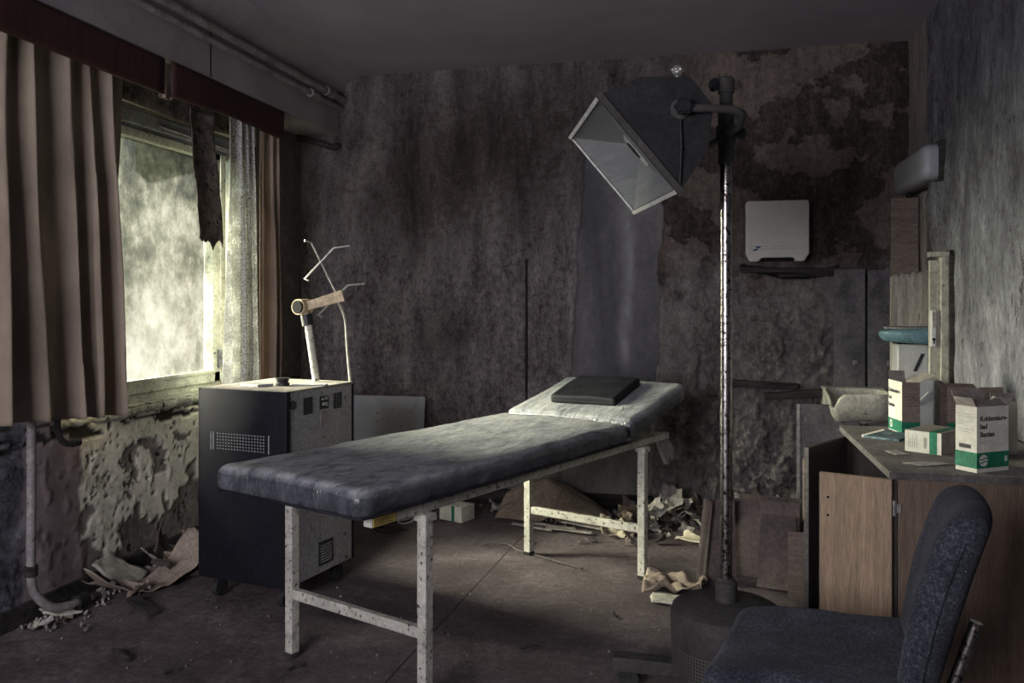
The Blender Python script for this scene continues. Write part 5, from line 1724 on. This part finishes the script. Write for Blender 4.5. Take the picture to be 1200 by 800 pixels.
# scattered torn scraps in the rubble, each its own
rnd = random.Random(42)
mats = ['paper_grey', 'paper_tan', 'paper_grey', 'paper_pink', 'ceramic', 'paper_tan', 'paper_grey']
protos = {}
def many(n, box, size, label, group, name, seed, zmax=.05):
    r = random.Random(seed)
    for i in range(n):
        x0, x1, y0, y1 = box
        x, y = r.uniform(x0, x1), r.uniform(y0, y1)
        k = i % 6
        key = (k, seed)
        if key not in protos:
            me = scrap_mesh(name, 0.16, 0.12, .02, r.uniform(.2, 1.3), seed * 10 + k, 8)
            for p in me.polygons: p.use_smooth = False
            me.materials.append(M[mats[(k + seed) % len(mats)]])
            protos[key] = me
        o = bpy.data.objects.new(name, protos[key]); COL.objects.link(o)
        s = r.uniform(*size)
        o.scale = (s, s * r.uniform(.6, 1.1), s)
        rot = (r.uniform(-.6, .6), r.uniform(-.6, .6), r.uniform(0, 6.28))
        R = Euler(rot).to_matrix() @ Matrix.Diagonal(o.scale)
        mz = min((R @ v.co).z for v in o.data.vertices)
        o.rotation_euler = rot
        o.location = (x, y, -mz + r.uniform(0, zmax) * (1 if r.random() < .5 else 0))
        tag(o, label, 'scrap', group)
many(60, (-0.45, 0.42, 4.60, 5.0), (.45, 1.25), 'torn scrap in the rubble heap at the foot of the back wall', 'torn scraps at the foot of the back wall', 'torn_scrap', 1, .10)
many(14, (-0.60, 0.05, 4.35, 4.66), (.3, .6), 'small loose scrap on the floor before the rubble heap', 'loose scraps before the back wall heap', 'torn_scrap', 2, .0)
many(24, (-2.54, -2.24, 3.05, 3.98), (.35, .85), 'small torn scrap among the wallpaper heap below the window', 'small scraps below the window', 'torn_scrap', 3, .06)
many(9, (-2.54, -2.36, 2.70, 3.0), (.25, .5), 'small plaster scrap on the floor around the capped heating pipe', 'plaster scraps at the heating pipe', 'plaster_scrap', 4, .0)
many(12, (0.10, 0.44, 4.20, 4.62), (.4, 1.0), 'torn scrap behind the open cardboard box by the grey panel', 'torn scraps behind the cardboard box', 'torn_scrap', 5, .15)
many(8, (-1.35, -0.95, 4.80, 4.98), (.4, .8), 'torn scrap on the floor between small carton and tan paper', 'torn scraps by the small carton', 'torn_scrap', 6, .0)

# crumbs of plaster strewn over the floor: beyond counting
bm = bmesh.new()
r = random.Random(99)
def crumb(x, y, s):
    m = Matrix.Translation((x, y, s * .3)) @ Euler((r.uniform(0, 6), r.uniform(0, 6), r.uniform(0, 6))).to_matrix().to_4x4() @ Matrix.Diagonal((s, s * r.uniform(.5, 1), s * r.uniform(.25, .6), 1))
    bmesh.ops.create_icosphere(bm, subdivisions=1, radius=.6, matrix=m)
for i in range(420):
    crumb(r.uniform(-2.45, 0.5), r.uniform(2.2, 4.9), r.choice((.004, .005, .007, .010)))
for i in range(500):
    crumb(r.uniform(-0.9, 0.5), 5.02 - abs(r.gauss(0, .20)), r.uniform(.006, .032))
for i in range(260):
    crumb(-2.56 + abs(r.gauss(0, .10)), r.uniform(2.7, 4.4), r.uniform(.006, .028))
for i in range(120):
    crumb(r.uniform(-2.4, -1.0), 5.0 - abs(r.gauss(0, .08)), r.uniform(.006, .02))
me = bpy.data.meshes.new('plaster_crumbs'); bm.to_mesh(me); bm.free()
o = link('plaster_crumbs', me, M['rubble'])
tag(o, 'plaster crumbs and dirt strewn over the floor', 'rubble', kind='stuff')
